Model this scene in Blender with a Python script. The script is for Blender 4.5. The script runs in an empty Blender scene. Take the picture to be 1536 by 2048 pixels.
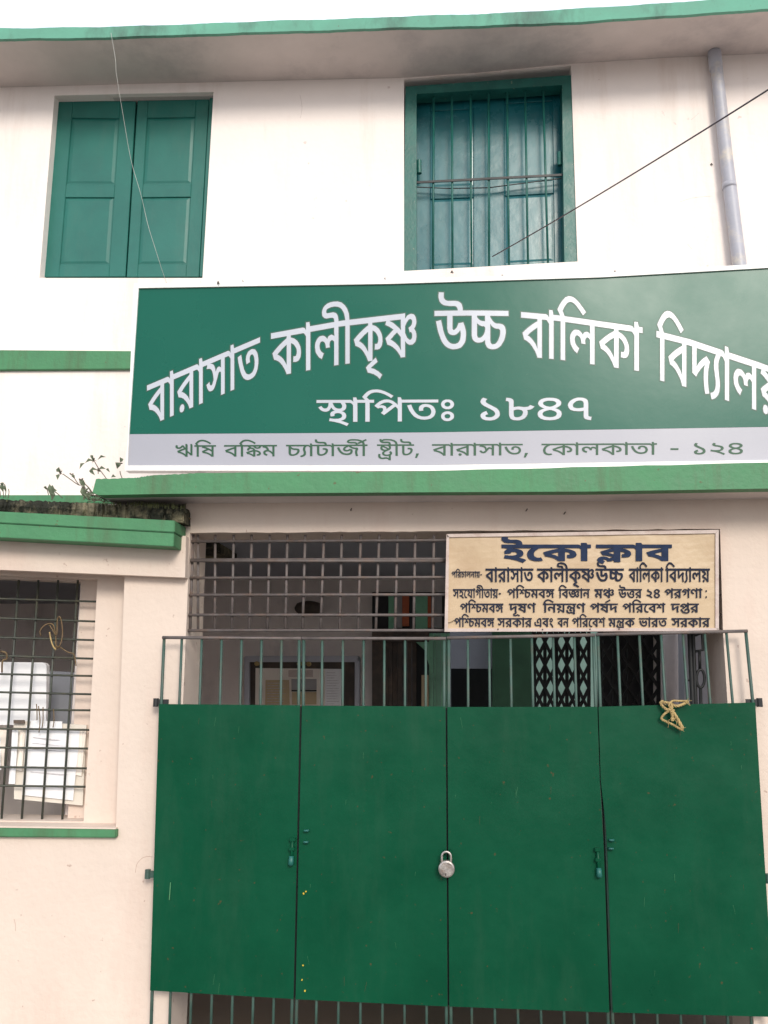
import bpy, bmesh, math, random
from mathutils import Vector, Matrix
from mathutils.geometry import tessellate_polygon, delaunay_2d_cdt
random.seed(7)
C = bpy.context.scene.collection
SC = bpy.context.scene

# ------------------------------------------------------------------ camera
F_PX = 1770.0
YAW, PITCH, ROLL = math.radians(-3.69), math.radians(10.88), math.radians(0.2)
CAM = Vector((0.0, -3.5, 1.5))
_fw = Vector((math.sin(YAW)*math.cos(PITCH), math.cos(YAW)*math.cos(PITCH), math.sin(PITCH)))
_r = Vector((math.cos(YAW), -math.sin(YAW), 0)); _u = _r.cross(_fw)
RT = _r*math.cos(ROLL) + _u*math.sin(ROLL)
UP = -_r*math.sin(ROLL) + _u*math.cos(ROLL)
cd = bpy.data.cameras.new('camera'); cam = bpy.data.objects.new('camera', cd); C.objects.link(cam)
cam.matrix_world = Matrix(((RT.x, UP.x, -_fw.x, CAM.x), (RT.y, UP.y, -_fw.y, CAM.y), (RT.z, UP.z, -_fw.z, CAM.z), (0, 0, 0, 1)))
cd.sensor_fit = 'VERTICAL'; cd.sensor_height = 24.0; cd.lens = 24.0*F_PX/2048.0
cd.clip_start = 0.05; cd.clip_end = 2000
SC.camera = cam

# ------------------------------------------------------------------ light
SC.view_settings.view_transform = 'Standard'; SC.view_settings.look = 'None'
SC.view_settings.gamma = 1; SC.view_settings.use_curve_mapping = False
SC.view_settings.exposure = 0.80
SUN_EL, SUN_AZ = math.radians(27), math.radians(162)     # compass bearing of the sun: behind the camera, a little right
wd = bpy.data.worlds.new('World'); SC.world = wd; wd.use_nodes = True
nt = wd.node_tree; nt.nodes.clear()
wo = nt.nodes.new('ShaderNodeOutputWorld'); bg = nt.nodes.new('ShaderNodeBackground')
sky = nt.nodes.new('ShaderNodeTexSky'); sky.sky_type = 'NISHITA'; sky.sun_disc = False
sky.sun_elevation = SUN_EL; sky.sun_rotation = SUN_AZ; sky.dust_density = 4; sky.air_density = 1.0
tc = nt.nodes.new('ShaderNodeTexCoord'); cl = nt.nodes.new('ShaderNodeTexNoise'); cl.inputs['Scale'].default_value = 2.2
cl.inputs['Detail'].default_value = 6
cr = nt.nodes.new('ShaderNodeMapRange'); cr.inputs[1].default_value = .3; cr.inputs[2].default_value = .7
cr.inputs[3].default_value = .72; cr.inputs[4].default_value = .95
mx = nt.nodes.new('ShaderNodeMixRGB'); mx.inputs[2].default_value = (8.3, 8.8, 9.7, 1)
nt.links.new(tc.outputs['Generated'], cl.inputs['Vector']); nt.links.new(cl.outputs['Fac'], cr.inputs[0])
nt.links.new(cr.outputs[0], mx.inputs[0]); nt.links.new(sky.outputs[0], mx.inputs[1])
nt.links.new(mx.outputs[0], bg.inputs['Color']); nt.links.new(bg.outputs[0], wo.inputs['Surface'])
bg.inputs['Strength'].default_value = 0.092
sl = bpy.data.lights.new('sun', 'SUN'); sl.energy = 1.35; sl.angle = math.radians(18); sl.color = (1, .94, .84)
so = bpy.data.objects.new('sun', sl); C.objects.link(so)
sdir = Vector((math.sin(SUN_AZ)*math.cos(SUN_EL), math.cos(SUN_AZ)*math.cos(SUN_EL), math.sin(SUN_EL)))
so.rotation_euler = sdir.to_track_quat('Z', 'Y').to_euler(); so.location = (0, -6, 8)

# ------------------------------------------------------------------ placing helpers
def ray(px, py):
    return (_fw*F_PX + RT*(px-768) + UP*(1024-py)).normalized()
def P(px, py, Y=0.0):
    "the point of the facade plane y=Y that stands at this spot of the photograph"
    d = ray(px, py); return CAM + d*((Y-CAM.y)/d.y)
def PZ(px, py, z):
    d = ray(px, py); return CAM + d*((z-CAM.z)/d.z)
def srgb(r, g, b):
    f = lambda c: (c/255/12.92) if c <= 10 else ((c/255+.055)/1.055)**2.4
    return (f(r), f(g), f(b))

# ------------------------------------------------------------------ materials
def N(nt, t, **k):
    n = nt.nodes.new(t)
    for a, v in k.items():
        if isinstance(v, (int, float, tuple)) and a in n.inputs: n.inputs[a].default_value = v
        else: setattr(n, a, v)
    return n
def mat(name, col, rough=.6, metal=0.0, var=.12, scale=6.0, bump=.1, bscale=60.0, stain=None, stain_amt=0.0, stain_scale=2.5,
        streak=0.0, spec=.5, coat=0.0, speck=None, speck_amt=0.0, speck_scale=90.0, bdist=.004):
    m = bpy.data.materials.new(name); m.use_nodes = True; t = m.node_tree; L = t.links
    b = t.nodes['Principled BSDF']; b.inputs['Roughness'].default_value = rough; b.inputs['Metallic'].default_value = metal
    b.inputs['Specular IOR Level'].default_value = spec
    if coat: b.inputs['Coat Weight'].default_value = coat; b.inputs['Coat Roughness'].default_value = .12
    g = N(t, 'ShaderNodeNewGeometry'); pos = g.outputs['Position']
    n1 = N(t, 'ShaderNodeTexNoise'); n1.inputs['Scale'].default_value = scale; n1.inputs['Detail'].default_value = 8
    n1.inputs['Roughness'].default_value = .62; L.new(pos, n1.inputs['Vector'])
    mr = N(t, 'ShaderNodeMapRange'); mr.inputs[1].default_value = .3; mr.inputs[2].default_value = .7
    mr.inputs[3].default_value = 1-var; mr.inputs[4].default_value = 1+var; L.new(n1.outputs['Fac'], mr.inputs[0])
    mc = N(t, 'ShaderNodeMixRGB'); mc.blend_type = 'MULTIPLY'; mc.inputs[0].default_value = 1; mc.inputs[1].default_value = (*col, 1)
    L.new(mr.outputs[0], mc.inputs[2]); cur = mc.outputs[0]
    if stain:
        n2 = N(t, 'ShaderNodeTexNoise'); n2.inputs['Scale'].default_value = stain_scale; n2.inputs['Detail'].default_value = 7
        n2.inputs['Roughness'].default_value = .7
        vec = pos
        if streak:
            mp = N(t, 'ShaderNodeMapping'); mp.inputs['Scale'].default_value = (1, 1, 1-streak); L.new(pos, mp.inputs[0]); vec = mp.outputs[0]
        L.new(vec, n2.inputs['Vector'])
        r2 = N(t, 'ShaderNodeMapRange'); r2.inputs[1].default_value = .5; r2.inputs[2].default_value = .72
        r2.inputs[3].default_value = 0; r2.inputs[4].default_value = stain_amt; L.new(n2.outputs['Fac'], r2.inputs[0])
        m2 = N(t, 'ShaderNodeMixRGB'); L.new(r2.outputs[0], m2.inputs[0]); L.new(cur, m2.inputs[1]); m2.inputs[2].default_value = (*stain, 1); cur = m2.outputs[0]
    if speck:
        n3 = N(t, 'ShaderNodeTexNoise'); n3.inputs['Scale'].default_value = speck_scale; n3.inputs['Detail'].default_value = 3
        L.new(pos, n3.inputs['Vector'])
        r3 = N(t, 'ShaderNodeMapRange'); r3.inputs[1].default_value = .70; r3.inputs[2].default_value = .74
        r3.inputs[3].default_value = 0; r3.inputs[4].default_value = speck_amt; L.new(n3.outputs['Fac'], r3.inputs[0])
        m3 = N(t, 'ShaderNodeMixRGB'); L.new(r3.outputs[0], m3.inputs[0]); L.new(cur, m3.inputs[1]); m3.inputs[2].default_value = (*speck, 1); cur = m3.outputs[0]
    L.new(cur, b.inputs['Base Color'])
    if bump:
        n4 = N(t, 'ShaderNodeTexNoise'); n4.inputs['Scale'].default_value = bscale; n4.inputs['Detail'].default_value = 6; L.new(pos, n4.inputs['Vector'])
        bp = N(t, 'ShaderNodeBump'); bp.inputs['Strength'].default_value = bump; bp.inputs['Distance'].default_value = bdist
        L.new(n4.outputs['Fac'], bp.inputs['Height']); L.new(bp.outputs[0], b.inputs['Normal'])
        rr = N(t, 'ShaderNodeMapRange'); rr.inputs[1].default_value = .3; rr.inputs[2].default_value = .7
        rr.inputs[3].default_value = max(0, rough-.07); rr.inputs[4].default_value = min(1, rough+.09)
        L.new(n1.outputs['Fac'], rr.inputs[0]); L.new(rr.outputs[0], b.inputs['Roughness'])
    return m
M = {}
CREAM = (.80, .70, .60)
M['wall'] = mat('limewashed_plaster', (.67, .555, .475), .88, var=.055, scale=2.2, bump=.4, bscale=38, stain=(.60, .42, .35), stain_amt=.42, stain_scale=3.2,
                streak=.72, speck=(.30, .17, .13), speck_amt=.5, speck_scale=34, spec=.25, bdist=.006)
M['upper_wall'] = mat('upper_limewash', (.88, .79, .74), .88, var=.04, scale=1.8, bump=.35, bscale=30, stain=(.66, .52, .44), stain_amt=.45, stain_scale=4.5,
                streak=.88, speck=(.4, .24, .22), speck_amt=.35, speck_scale=17, spec=.25, bdist=.006)
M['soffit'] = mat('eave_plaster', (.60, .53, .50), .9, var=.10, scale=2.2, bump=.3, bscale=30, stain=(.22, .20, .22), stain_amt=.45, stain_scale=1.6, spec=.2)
M['trim'] = mat('green_trim_paint', (.060, .215, .095), .62, var=.12, scale=7, bump=.35, bscale=45, stain=(.07, .09, .04), stain_amt=.6, stain_scale=11,
                streak=.86, speck=(.10, .07, .03), speck_amt=.7, speck_scale=36, bdist=.006)
M['eave_trim'] = mat('eave_green_paint', (.115, .33, .235), .7, var=.12, scale=6, bump=.3, bscale=35, stain=(.05, .07, .06), stain_amt=.8, stain_scale=3.3,
                streak=.6, speck=(.12, .08, .07), speck_amt=.6, speck_scale=20)
M['gate'] = mat('gate_enamel', (.0005, .058, .026), .34, var=.15, scale=3.2, bump=.35, bscale=6, stain=(.022, .075, .042), stain_amt=.35, stain_scale=7, streak=.8,
                speck=(.09, .05, .02), speck_amt=.6, speck_scale=55, spec=.17, bdist=.01)
M['gate_bar'] = mat('gate_bar_enamel', (.04, .085, .068), .5, var=.2, scale=14, bump=.15, bscale=120, stain=(.12, .07, .04), stain_amt=.35, stain_scale=20)
M['shutter'] = mat('shutter_enamel', (.006, .125, .098), .42, var=.13, scale=4, bump=.14, bscale=16, stain=(.06, .14, .11), stain_amt=.35, stain_scale=6, streak=.75, spec=.55, bdist=.008)
M['shutter2'] = mat('sky_tinted_enamel', (.006, .120, .140), .28, var=.14, scale=4, bump=.14, bscale=14, stain=(.05, .15, .13), stain_amt=.35, stain_scale=6, streak=.75, spec=.6, bdist=.008)  # bluer than the left shutters: the sky's reflection is put into the colour
M['frame'] = mat('window_frame_enamel', (.012, .11, .09), .42, var=.2, scale=14, bump=.35, bscale=70, speck=(.3, .28, .2), speck_amt=.5, speck_scale=50)
M['grille'] = mat('grey_grille_paint', (.125, .105, .10), .6, var=.25, scale=25, bump=.25, bscale=150, stain=(.22, .12, .07), stain_amt=.5, stain_scale=22)
M['wgrille'] = mat('dark_grille_paint', (.045, .052, .042), .5, var=.25, scale=25, bump=.2, bscale=150, stain=(.12, .10, .05), stain_amt=.5, stain_scale=14)
M['sign_green'] = mat('sign_green_vinyl', (.001, .098, .064), .24, var=.03, scale=1.2, bump=.12, bscale=3.5, spec=.24, bdist=.01)
M['sign_white'] = mat('sign_white_strip', (.34, .34, .385), .35, var=.02, scale=2, bump=.05, bscale=5, spec=.5, bdist=.01)
M['vinyl'] = mat('silver_vinyl_lettering', (.47, .49, .54), .22, var=.05, scale=6, bump=.2, bscale=9, spec=.5)
M['vinyl_edge'] = mat('dark_lettering_outline', (.01, .07, .04), .4, var=.02, bump=0)
M['vinyl_green'] = mat('green_vinyl_lettering', (.006, .065, .025), .5, var=.03, bump=0)
M['alu'] = mat('white_aluminium_frame', (.80, .79, .76), .4, var=.04, scale=8, bump=.1, bscale=80, stain=(.45, .4, .33), stain_amt=.35, stain_scale=9, streak=.5)
M['tin'] = mat('cream_painted_tin', (.51, .375, .235), .33, var=.06, scale=3, bump=.25, bscale=7, stain=(.40, .26, .15), stain_amt=.55, stain_scale=4.5, spec=.5, bdist=.02)
M['tin_frame'] = mat('pinkish_board_frame', (.52, .42, .38), .35, var=.1, scale=20, bump=.2, bscale=50, stain=(.25, .12, .08), stain_amt=.5, stain_scale=16)
M['ink'] = mat('slate_hand_painted_letters', (.020, .032, .070), .75, var=.2, scale=30, bump=0, spec=.15)
M['ink2'] = mat('black_hand_painted_letters', (.018, .022, .040), .75, var=.2, scale=30, bump=0, spec=.15)
M['mould'] = mat('black_moss_concrete', (.030, .031, .024), .95, var=.4, scale=14, bump=1, bscale=45, stain=(.36, .31, .20), stain_amt=.9, stain_scale=4.2, bdist=.02, spec=.1)
M['pipe'] = mat('grey_plastic_pipe', (.40, .40, .45), .45, var=.10, scale=7, bump=.2, bscale=50, stain=(.66, .58, .45), stain_amt=.8, stain_scale=9)
M['inner'] = mat('grey_inner_plaster', (.84, .75, .71), .85, var=.08, scale=2.5, bump=.3, bscale=25, stain=(.26, .21, .2), stain_amt=.5, stain_scale=2.2, streak=.5)
M['jamb'] = mat('blue_grey_jamb_plaster', (.50, .50, .55), .85, var=.07, scale=3, bump=.3, bscale=30, stain=(.36, .33, .33), stain_amt=.4, stain_scale=3)
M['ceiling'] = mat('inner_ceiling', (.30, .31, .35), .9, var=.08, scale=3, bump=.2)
M['floor_in'] = mat('red_oxide_floor', (.10, .07, .045), .6, var=.2, scale=5, bump=.1)
M['floor_bounce'] = mat('pale_bounce_floor', (.50, .46, .42), .7, var=.1, bump=.1)  # paled to bounce light up into the hall
M['ltgreen'] = mat('pale_green_gloss_paint', (.22, .50, .32), .5, var=.1, scale=4, bump=.2, bscale=25, stain=(.07, .12, .07), stain_amt=.6, stain_scale=5)
M['mintwall'] = mat('mint_corridor_plaster', (.42, .62, .50), .7, var=.1, scale=4, bump=.2, stain=(.25, .3, .22), stain_amt=.4)
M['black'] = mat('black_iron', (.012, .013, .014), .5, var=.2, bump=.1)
M['dark'] = mat('near_black_interior', (.035, .035, .038), .9, var=.2, bump=.2)
M['brownwood'] = mat('old_brown_wood', (.075, .058, .048), .7, var=.3, scale=12, bump=.6, bscale=40, stain=(.2, .13, .08), stain_amt=.4, stain_scale=12)
M['paper'] = mat('paper_sheet', (.82, .74, .66), .8, var=.05, scale=5, bump=.3, bscale=9, bdist=.01)
M['paper_tan'] = mat('tan_paper_sheet', (.52, .40, .25), .8, var=.06, scale=8, bump=.1)
M['paper_white'] = mat('white_paper_sheet', (.80, .79, .80), .7, var=.03, scale=6, bump=.35, bscale=7, bdist=.02)
M['print'] = mat('faint_print', (.52, .49, .50), .8, var=.3, scale=60, bump=0)
M['plastic'] = mat('white_plastic', (.72, .68, .66), .45, var=.05, scale=6, bump=.05)
M['orange'] = mat('orange_panel', (.50, .12, .045), .6, var=.1, bump=0)
M['greyp'] = mat('grey_panel', (.34, .32, .32), .6, var=.1, bump=0)
M['steel'] = mat('brushed_steel', (.46, .42, .39), .36, metal=.8, var=.2, scale=30, bump=.25, bscale=90, stain=(.25, .14, .08), stain_amt=.6, stain_scale=40)
M['brass'] = mat('dull_keyhole', (.05, .04, .035), .5, metal=.5, bump=0)
M['rope'] = mat('straw_rope', (.42, .30, .13), .85, var=.3, scale=60, bump=.8, bscale=250)
M['twine'] = mat('dark_twine', (.15, .10, .05), .85, var=.3, scale=60, bump=.5, bscale=250)
M['cable'] = mat('dull_purple_black_cable', (.055, .038, .050), .5, var=.2, bump=0)
M['pale_wire'] = mat('pale_thread', (.50, .50, .46), .5, var=.3, scale=9, bump=0)
M['stem'] = mat('dry_weed_stem', (.10, .085, .06), .8, var=.3, scale=40, bump=0)
M['leaf'] = mat('weed_leaf', (.10, .125, .075), .7, var=.4, scale=40, bump=0)
M['grassm'] = mat('dry_grass', (.16, .17, .07), .8, var=.4, scale=40, bump=0)
M['asphalt'] = mat('asphalt', (.055, .053, .05), .9, var=.2, scale=3, bump=.6, bscale=80)
M['concrete'] = mat('street_concrete', (.27, .25, .23), .9, var=.15, scale=2, bump=.5, bscale=50, stain=(.15, .13, .11), stain_amt=.5)
M['dkgreen'] = mat('dark_green_passage_paint', (.035, .10, .05), .6, var=.2, bump=.1)
M['crack'] = mat('plaster_crack', (.36, .22, .17), .9, bump=0)
M['gate_rust'] = mat('gate_rust', (.10, .045, .02), .8, var=.3, bump=0)
M['pale_board'] = mat('pale_card', (.68, .62, .54), .8, var=.06, bump=.1)
M['yellow'] = mat('yellow_paint_fleck', (.55, .38, .03), .6, var=.1, bump=0)

# ------------------------------------------------------------------ object helpers
def tag(o, label=None, cat=None, group=None, kind=None):
    if label: o['label'] = label
    if cat: o['category'] = cat
    if group: o['group'] = group
    if kind: o['kind'] = kind
    return o
def thing(name, label, cat, loc=(0, 0, 0), group=None):
    o = bpy.data.objects.new(name, None); o.empty_display_size = .1; C.objects.link(o); o.location = loc
    return tag(o, label, cat, group)
class MB:
    def __init__(s): s.v = []; s.f = []
    def add(s, vs, fs):
        n = len(s.v); s.v += [tuple(v) for v in vs]; s.f += [tuple(i+n for i in f) for f in fs]; return s
    def box(s, x0, x1, y0, y1, z0, z1):
        return s.hexa([Vector((x, y0, z)) for x, z in ((x0, z0), (x1, z0), (x1, z1), (x0, z1))], y1-y0)
    def hexa(s, q, depth):
        "a front quad (counter-clockwise seen from -y) pushed back by depth"
        b = [v+Vector((0, depth, 0)) for v in q]
        return s.add(list(q)+b, [(0, 1, 2, 3), (7, 6, 5, 4), (0, 4, 5, 1), (1, 5, 6, 2), (2, 6, 7, 3), (3, 7, 4, 0)])
    def eight(s, a, b):
        "two quads joined to a solid"
        return s.add(list(a)+list(b), [(0, 1, 2, 3), (7, 6, 5, 4), (0, 4, 5, 1), (1, 5, 6, 2), (2, 6, 7, 3), (3, 7, 4, 0)])
    def quad_px(s, pts, Y, depth):
        "pts: bottom-left, bottom-right, top-right, top-left in the photo, on plane Y"
        return s.hexa([P(x, y, Y) for x, y in pts], depth)
    def tube(s, pts, r, n=8, cap=True):
        pts = [Vector(p) for p in pts]; k0 = len(s.v); R = r if isinstance(r, (list, tuple)) else [r]*len(pts)
        prev = None
        for i, p in enumerate(pts):
            t = (pts[min(i+1, len(pts)-1)]-pts[max(i-1, 0)])
            t = t.normalized() if t.length > 1e-9 else Vector((0, 0, 1))
            if prev is None: a = t.cross(Vector((0, 1, 0)) if abs(t.y) < .9 else Vector((1, 0, 0))).normalized()
            else: a = (prev-t*prev.dot(t)); a = a.normalized() if a.length > 1e-6 else t.orthogonal().normalized()
            prev = a; b = t.cross(a)
            for k in range(n):
                an = 2*math.pi*k/n; s.v.append(tuple(p+(a*math.cos(an)+b*math.sin(an))*R[i]))
        for i in range(len(pts)-1):
            for k in range(n):
                A = k0+i*n; s.f.append((A+k, A+(k+1) % n, A+n+(k+1) % n, A+n+k))
        if cap:
            s.f.append(tuple(k0+k for k in range(n))[::-1]); s.f.append(tuple(k0+(len(pts)-1)*n+k for k in range(n)))
        return s
    def build(s, name, m, parent=None, smooth=False, bevel=0, kind=None, label=None):
        me = bpy.data.meshes.new(name)
        off = Vector((0, 0, 0))
        if parent is not None:
            off = parent.matrix_world.translation if parent.parent is None else None
            if off is None:
                off = Vector((0, 0, 0)); q = parent
                while q is not None: off = off+q.location; q = q.parent
            else: off = parent.location.copy()
        me.from_pydata([tuple(Vector(v)-off) for v in s.v], [], s.f); me.validate()
        bm = bmesh.new(); bm.from_mesh(me)
        if bevel:
            bmesh.ops.bevel(bm, geom=[e for e in bm.edges], offset=bevel, segments=2, affect='EDGES', clamp_overlap=True)
        bmesh.ops.recalc_face_normals(bm, faces=bm.faces); bm.to_mesh(me); bm.free()
        if smooth:
            for p in me.polygons: p.use_smooth = True
        me.materials.append(m)
        o = bpy.data.objects.new(name, me); C.objects.link(o)
        if parent is not None: o.parent = parent
        if kind: o['kind'] = kind
        if label: o['label'] = label
        return o
def bar_px(a, b, Y, r, n=8):
    return MB().tube([P(*a, Y), P(*b, Y)], r, n)
def flat_px(a, b, Y, w, t):
    "flat bar with width w across, thickness t"
    p, q = P(*a, Y), P(*b, Y); d = (q-p).normalized(); s = Vector((d.z, 0, -d.x))*w/2; y = Vector((0, t, 0))
    return MB().eight([p-s, p+s, q+s, q-s], [p-s+y, p+s+y, q+s+y, q-s+y])
def sheet(outer, holes, Y, depth, sub=None):
    "a wall: pixel outline with pixel holes on plane Y, thickness depth"
    loops = [[P(x, y, Y) for x, y in outer]] + [[P(x, y, Y) for x, y in h] for h in holes]
    allv = [v for l in loops for v in l]; n = len(allv)
    tris = tessellate_polygon([[Vector((v.x, v.z, 0)) for v in l] for l in loops])
    m = MB(); m.v = [tuple(v) for v in allv]+[(v.x, v.y+depth, v.z) for v in allv]
    m.f = [tuple(t) for t in tris]+[tuple(i+n for i in t[::-1]) for t in tris]
    k = 0
    for l in loops:
        for i in range(len(l)):
            a, b = k+i, k+(i+1) % len(l); m.f.append((a, b, b+n, a+n))
        k += len(l)
    return m
def wobble(pts, amp, n=8):
    "subdivide a pixel polyline and roughen it"
    out = []
    for (x0, y0), (x1, y1) in zip(pts, pts[1:]):
        for i in range(n):
            t = i/n; out.append((x0+(x1-x0)*t+random.uniform(-amp, amp)*.3, y0+(y1-y0)*t+random.uniform(-amp, amp)))
    return out+[pts[-1]]

# ------------------------------------------------------------------ ground
def plane(name, x0, x1, y0, y1, z, m, n=1):
    b = MB()
    b.add([(x0, y0, z), (x1, y0, z), (x1, y1, z), (x0, y1, z)], [(0, 1, 2, 3)])
    return tag(b.build(name, m), kind='structure')
plane('ground', -400, 400, -400, 400, -.03, M['concrete'])
plane('road', -400, 400, -9.5, -2.2, -.022, M['asphalt'])
tag(MB().box(-30, 30, -2.2, -2.06, -.03, .085).build('kerb', M['concrete'], bevel=.012), kind='structure')
tag(MB().box(-30, 30, -2.06, 12, -.03, .07).build('pavement', M['concrete']), kind='structure')
G0 = .07
# ================================================================== SCHOOL BUILDING (upper storey, set back one metre)
YU = 1.0
school = thing('school_building', 'pinkish white two storey school building with green shuttered upper windows and eave', 'building', (0, YU, 0))
JO = [(-1300, 215), (-500, 190), (0, 175), (300, 167), (400, 165), (600, 160), (800, 156), (950, 146), (1150, 127), (1340, 115), (1536, 107), (2000, 75), (2600, 30)]
def lerp_poly(pl, x):
    for (x0, y0), (x1, y1) in zip(pl, pl[1:]):
        if x <= x1: return y0+(y1-y0)*(x-x0)/(x1-x0)
    return pl[-1][1]
WIN_L = [(79, 556), (405, 556), (427, 184), (109, 191)]
WIN_R = [(808, 542), (1155, 523), (1142, 131), (808, 159)]
top = [(x, y) for x, y in JO]
wall = sheet([(-1300, 1093), (400, 1093), (400, 1012), (2600, 1012)]+top[::-1], [WIN_L, WIN_R], YU, .28)
wall.build('upper_wall', M['upper_wall'], school)
MB().quad_px([(-1300, 748), (420, 737), (420, 703), (-1300, 690)], YU-.022, .03).build('green_band', M['trim'], school, bevel=.003)
MB().quad_px([(-1300, 1006), (300, 1006), (300, 990), (-1300, 990)], YU-.03, .04).build('base_band', M['trim'], school, bevel=.003)
# rooms behind the windows stay closed
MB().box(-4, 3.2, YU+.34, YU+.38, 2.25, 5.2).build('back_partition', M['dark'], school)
# eave
YF = PZ(768, 56.5, P(768, 156, YU).z).y
EB = [(-1300, 118), (-500, 92), (0, 78), (200, 75), (400, 68), (600, 62), (800, 55), (950, 52), (1150, 44), (1340, 31), (1536, 18), (2000, -15), (2600, -60)]
ET = [(-1300, 102), (-500, 72), (0, 57), (213, 55), (400, 48), (600, 41), (800, 34), (950, 29), (1150, 19), (1340, 6), (1536, -8), (2000, -42), (2600, -90)]
xs = [-1300, -800, -400]+list(range(0, 1600, 32))+[1700, 2000, 2600]
m = MB(); f = MB(); n = len(xs)
for x in xs:
    xj = x
    a = P(xj, lerp_poly(JO, xj), YU); b = P(x, lerp_poly(EB, x), YF); c = P(x, lerp_poly(ET, x), YF)
    m.v += [tuple(a+Vector((0, .3, -.0))), tuple(a), tuple(b+Vector((0, .012, 0))), tuple(c+Vector((0, .012, -.004))), (c.x, a.y+.3, c.z)]
for i in range(n-1):
    for k in range(5):
        A = i*5+k; B = i*5+(k+1) % 5; m.f.append((A, B, B+5, A+5))
m.f += [(0, 1, 2, 3, 4), tuple((n-1)*5+k for k in (4, 3, 2, 1, 0))]
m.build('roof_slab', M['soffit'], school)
xs2 = [-1300, -800, -400]+list(range(0, 1600, 9))+[1700, 2000, 2600]
for x in xs2:
    j = 1.1*math.sin(x*.031)*math.sin(x*.0113+1)+random.uniform(-.35, .35); j2 = .8*math.sin(x*.043+2)*math.sin(x*.017)+random.uniform(-.3, .3)
    b = P(x, lerp_poly(EB, x)+j2, YF-.006); c = P(x, lerp_poly(ET, x)-1+j, YF-.006)
    f.v += [tuple(b), tuple(c), (c.x, c.y+.09, c.z), (b.x, b.y+.02, b.z)]
n = len(xs2)
for i in range(n-1):
    for k in range(4):
        A = i*4+k; B = i*4+(k+1) % 4; f.f.append((A, B, B+4, A+4))
f.f += [(0, 1, 2, 3), tuple((n-1)*4+k for k in (3, 2, 1, 0))]
f.build('fascia', M['eave_trim'], school)

def quv(q, u, v):
    "bilinear in a pixel quad given as BL, BR, TR, TL; v measured from the bottom"
    bl, br, tr, tl = q
    return tuple((bl[i]*(1-u)+br[i]*u)*(1-v)+(tl[i]*(1-u)+tr[i]*u)*v for i in (0, 1))
def leaf(q, Y, mat_, parent, panels, name='shutter'):
    board = MB().quad_px(q, Y+.012, .022)
    o = board.build(name, mat_, parent)
    sub = MB()
    def piece(u0, u1, v0, v1, dy=-.004, t=.0115):
        sub.hexa([P(*quv(q, u, v), Y-dy) for u, v in ((u0, v0), (u1, v0), (u1, v1), (u0, v1))], t+dy)
    us = (panels[0][0], panels[0][1])
    piece(0, us[0], 0, 1); piece(us[1], 1, 0, 1)
    vs = sorted([p[2:] for p in panels]); last = 0
    for v0, v1 in vs:
        piece(us[0], us[1], last, v0); last = v1
    piece(us[0], us[1], last, 1)
    # join rails into the same leaf mesh
    bm = bmesh.new(); bm.from_mesh(o.data)
    me = bpy.data.meshes.new('tmp'); off = o.parent.location if o.parent.parent is None else o.parent.location+o.parent.parent.location
    me.from_pydata([tuple(Vector(v)-off) for v in sub.v], [], sub.f); bm.from_mesh(me); bpy.data.meshes.remove(me)
    bmesh.ops.recalc_face_normals(bm, faces=bm.faces)
    bmesh.ops.bevel(bm, geom=list(bm.edges), offset=.003, segments=1, affect='EDGES', clamp_overlap=True)
    bm.to_mesh(o.data); bm.free()
    for u0, u1, v0, v1 in panels:                       # raised field of each panel
        fld = MB(); a = .05
        def pt(u, v, dy): return P(*quv(q, u, v), Y-dy)
        o1 = [(u0+.01, v0+.006), (u1-.01, v0+.006), (u1-.01, v1-.006), (u0+.01, v1-.006)]
        i1 = [(u0+a, v0+a*.35), (u1-a, v0+a*.35), (u1-a, v1-a*.35), (u0+a, v1-a*.35)]
        A = [pt(u, v, -.0115) for u, v in o1]; B = [pt(u, v, -.0085) for u, v in i1]
        fld.add(A+B, [(4, 5, 6, 7), (0, 1, 5, 4), (1, 2, 6, 5), (2, 3, 7, 6), (3, 0, 4, 7)])
        fld.build('panel', mat_, o)
    return o

# left window: closed shutters without bars
wl = MB().quad_px([(79, 560), (417, 560), (430, 180), (105, 186)], YU+.10, .03)
w1 = wl.build('window', M['frame'], school, label='closed two leaf shutter window without bars')
leaf([(86, 554), (250.5, 553), (271.5, 202), (117, 200)], YU+.055, M['shutter'], w1, [(.19, .80, .07, .45), (.19, .80, .525, .90)])
leaf([(253, 554), (398, 553.5), (418, 198), (275, 201)], YU+.055, M['shutter'], w1, [(.15, .82, .07, .45), (.15, .82, .525, .90)])
MB().quad_px([(399, 553.5), (411, 553.5), (431, 190), (419, 196)], YU+.048, .05).build('frame_post', M['shutter'], w1, bevel=.003)
MB().quad_px([(108, 197), (430, 192), (431, 180), (106, 184)], YU+.03, .07).build('lintel_strip', M['soffit'], w1)
# right window: frame with bars in front of shutters
wr = sheet([(806, 545), (833, 544), (833, 188), (1124, 170), (1129, 528), (1158, 525), (1144, 150), (811, 173)], [], YU+.008, .085)
w2 = wr.build('window', M['frame'], school, bevel=0, label='barred window with green frame above the signboard')
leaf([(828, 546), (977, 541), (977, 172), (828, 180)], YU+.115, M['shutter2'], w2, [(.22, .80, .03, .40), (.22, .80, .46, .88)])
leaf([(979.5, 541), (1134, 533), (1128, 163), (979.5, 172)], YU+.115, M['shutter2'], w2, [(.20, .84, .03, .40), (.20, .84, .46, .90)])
for a, b in (((867.5, 181), (866, 541)), ((903.6, 179), (905, 540)), ((941, 176), (943, 538)), ((977, 174), (978, 537)), ((1014, 172), (1018, 534)), ((1050, 170), (1056, 532)), ((1086, 168), (1096, 530))):
    bar_px(a, b, YU+.045, .0062, 8).build('bar', M['frame'], w2, smooth=True)
flat_px((830, 364.5), (1129, 349), YU+.030, .013, .006).build('cross_bar', M['black'], w2)
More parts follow.
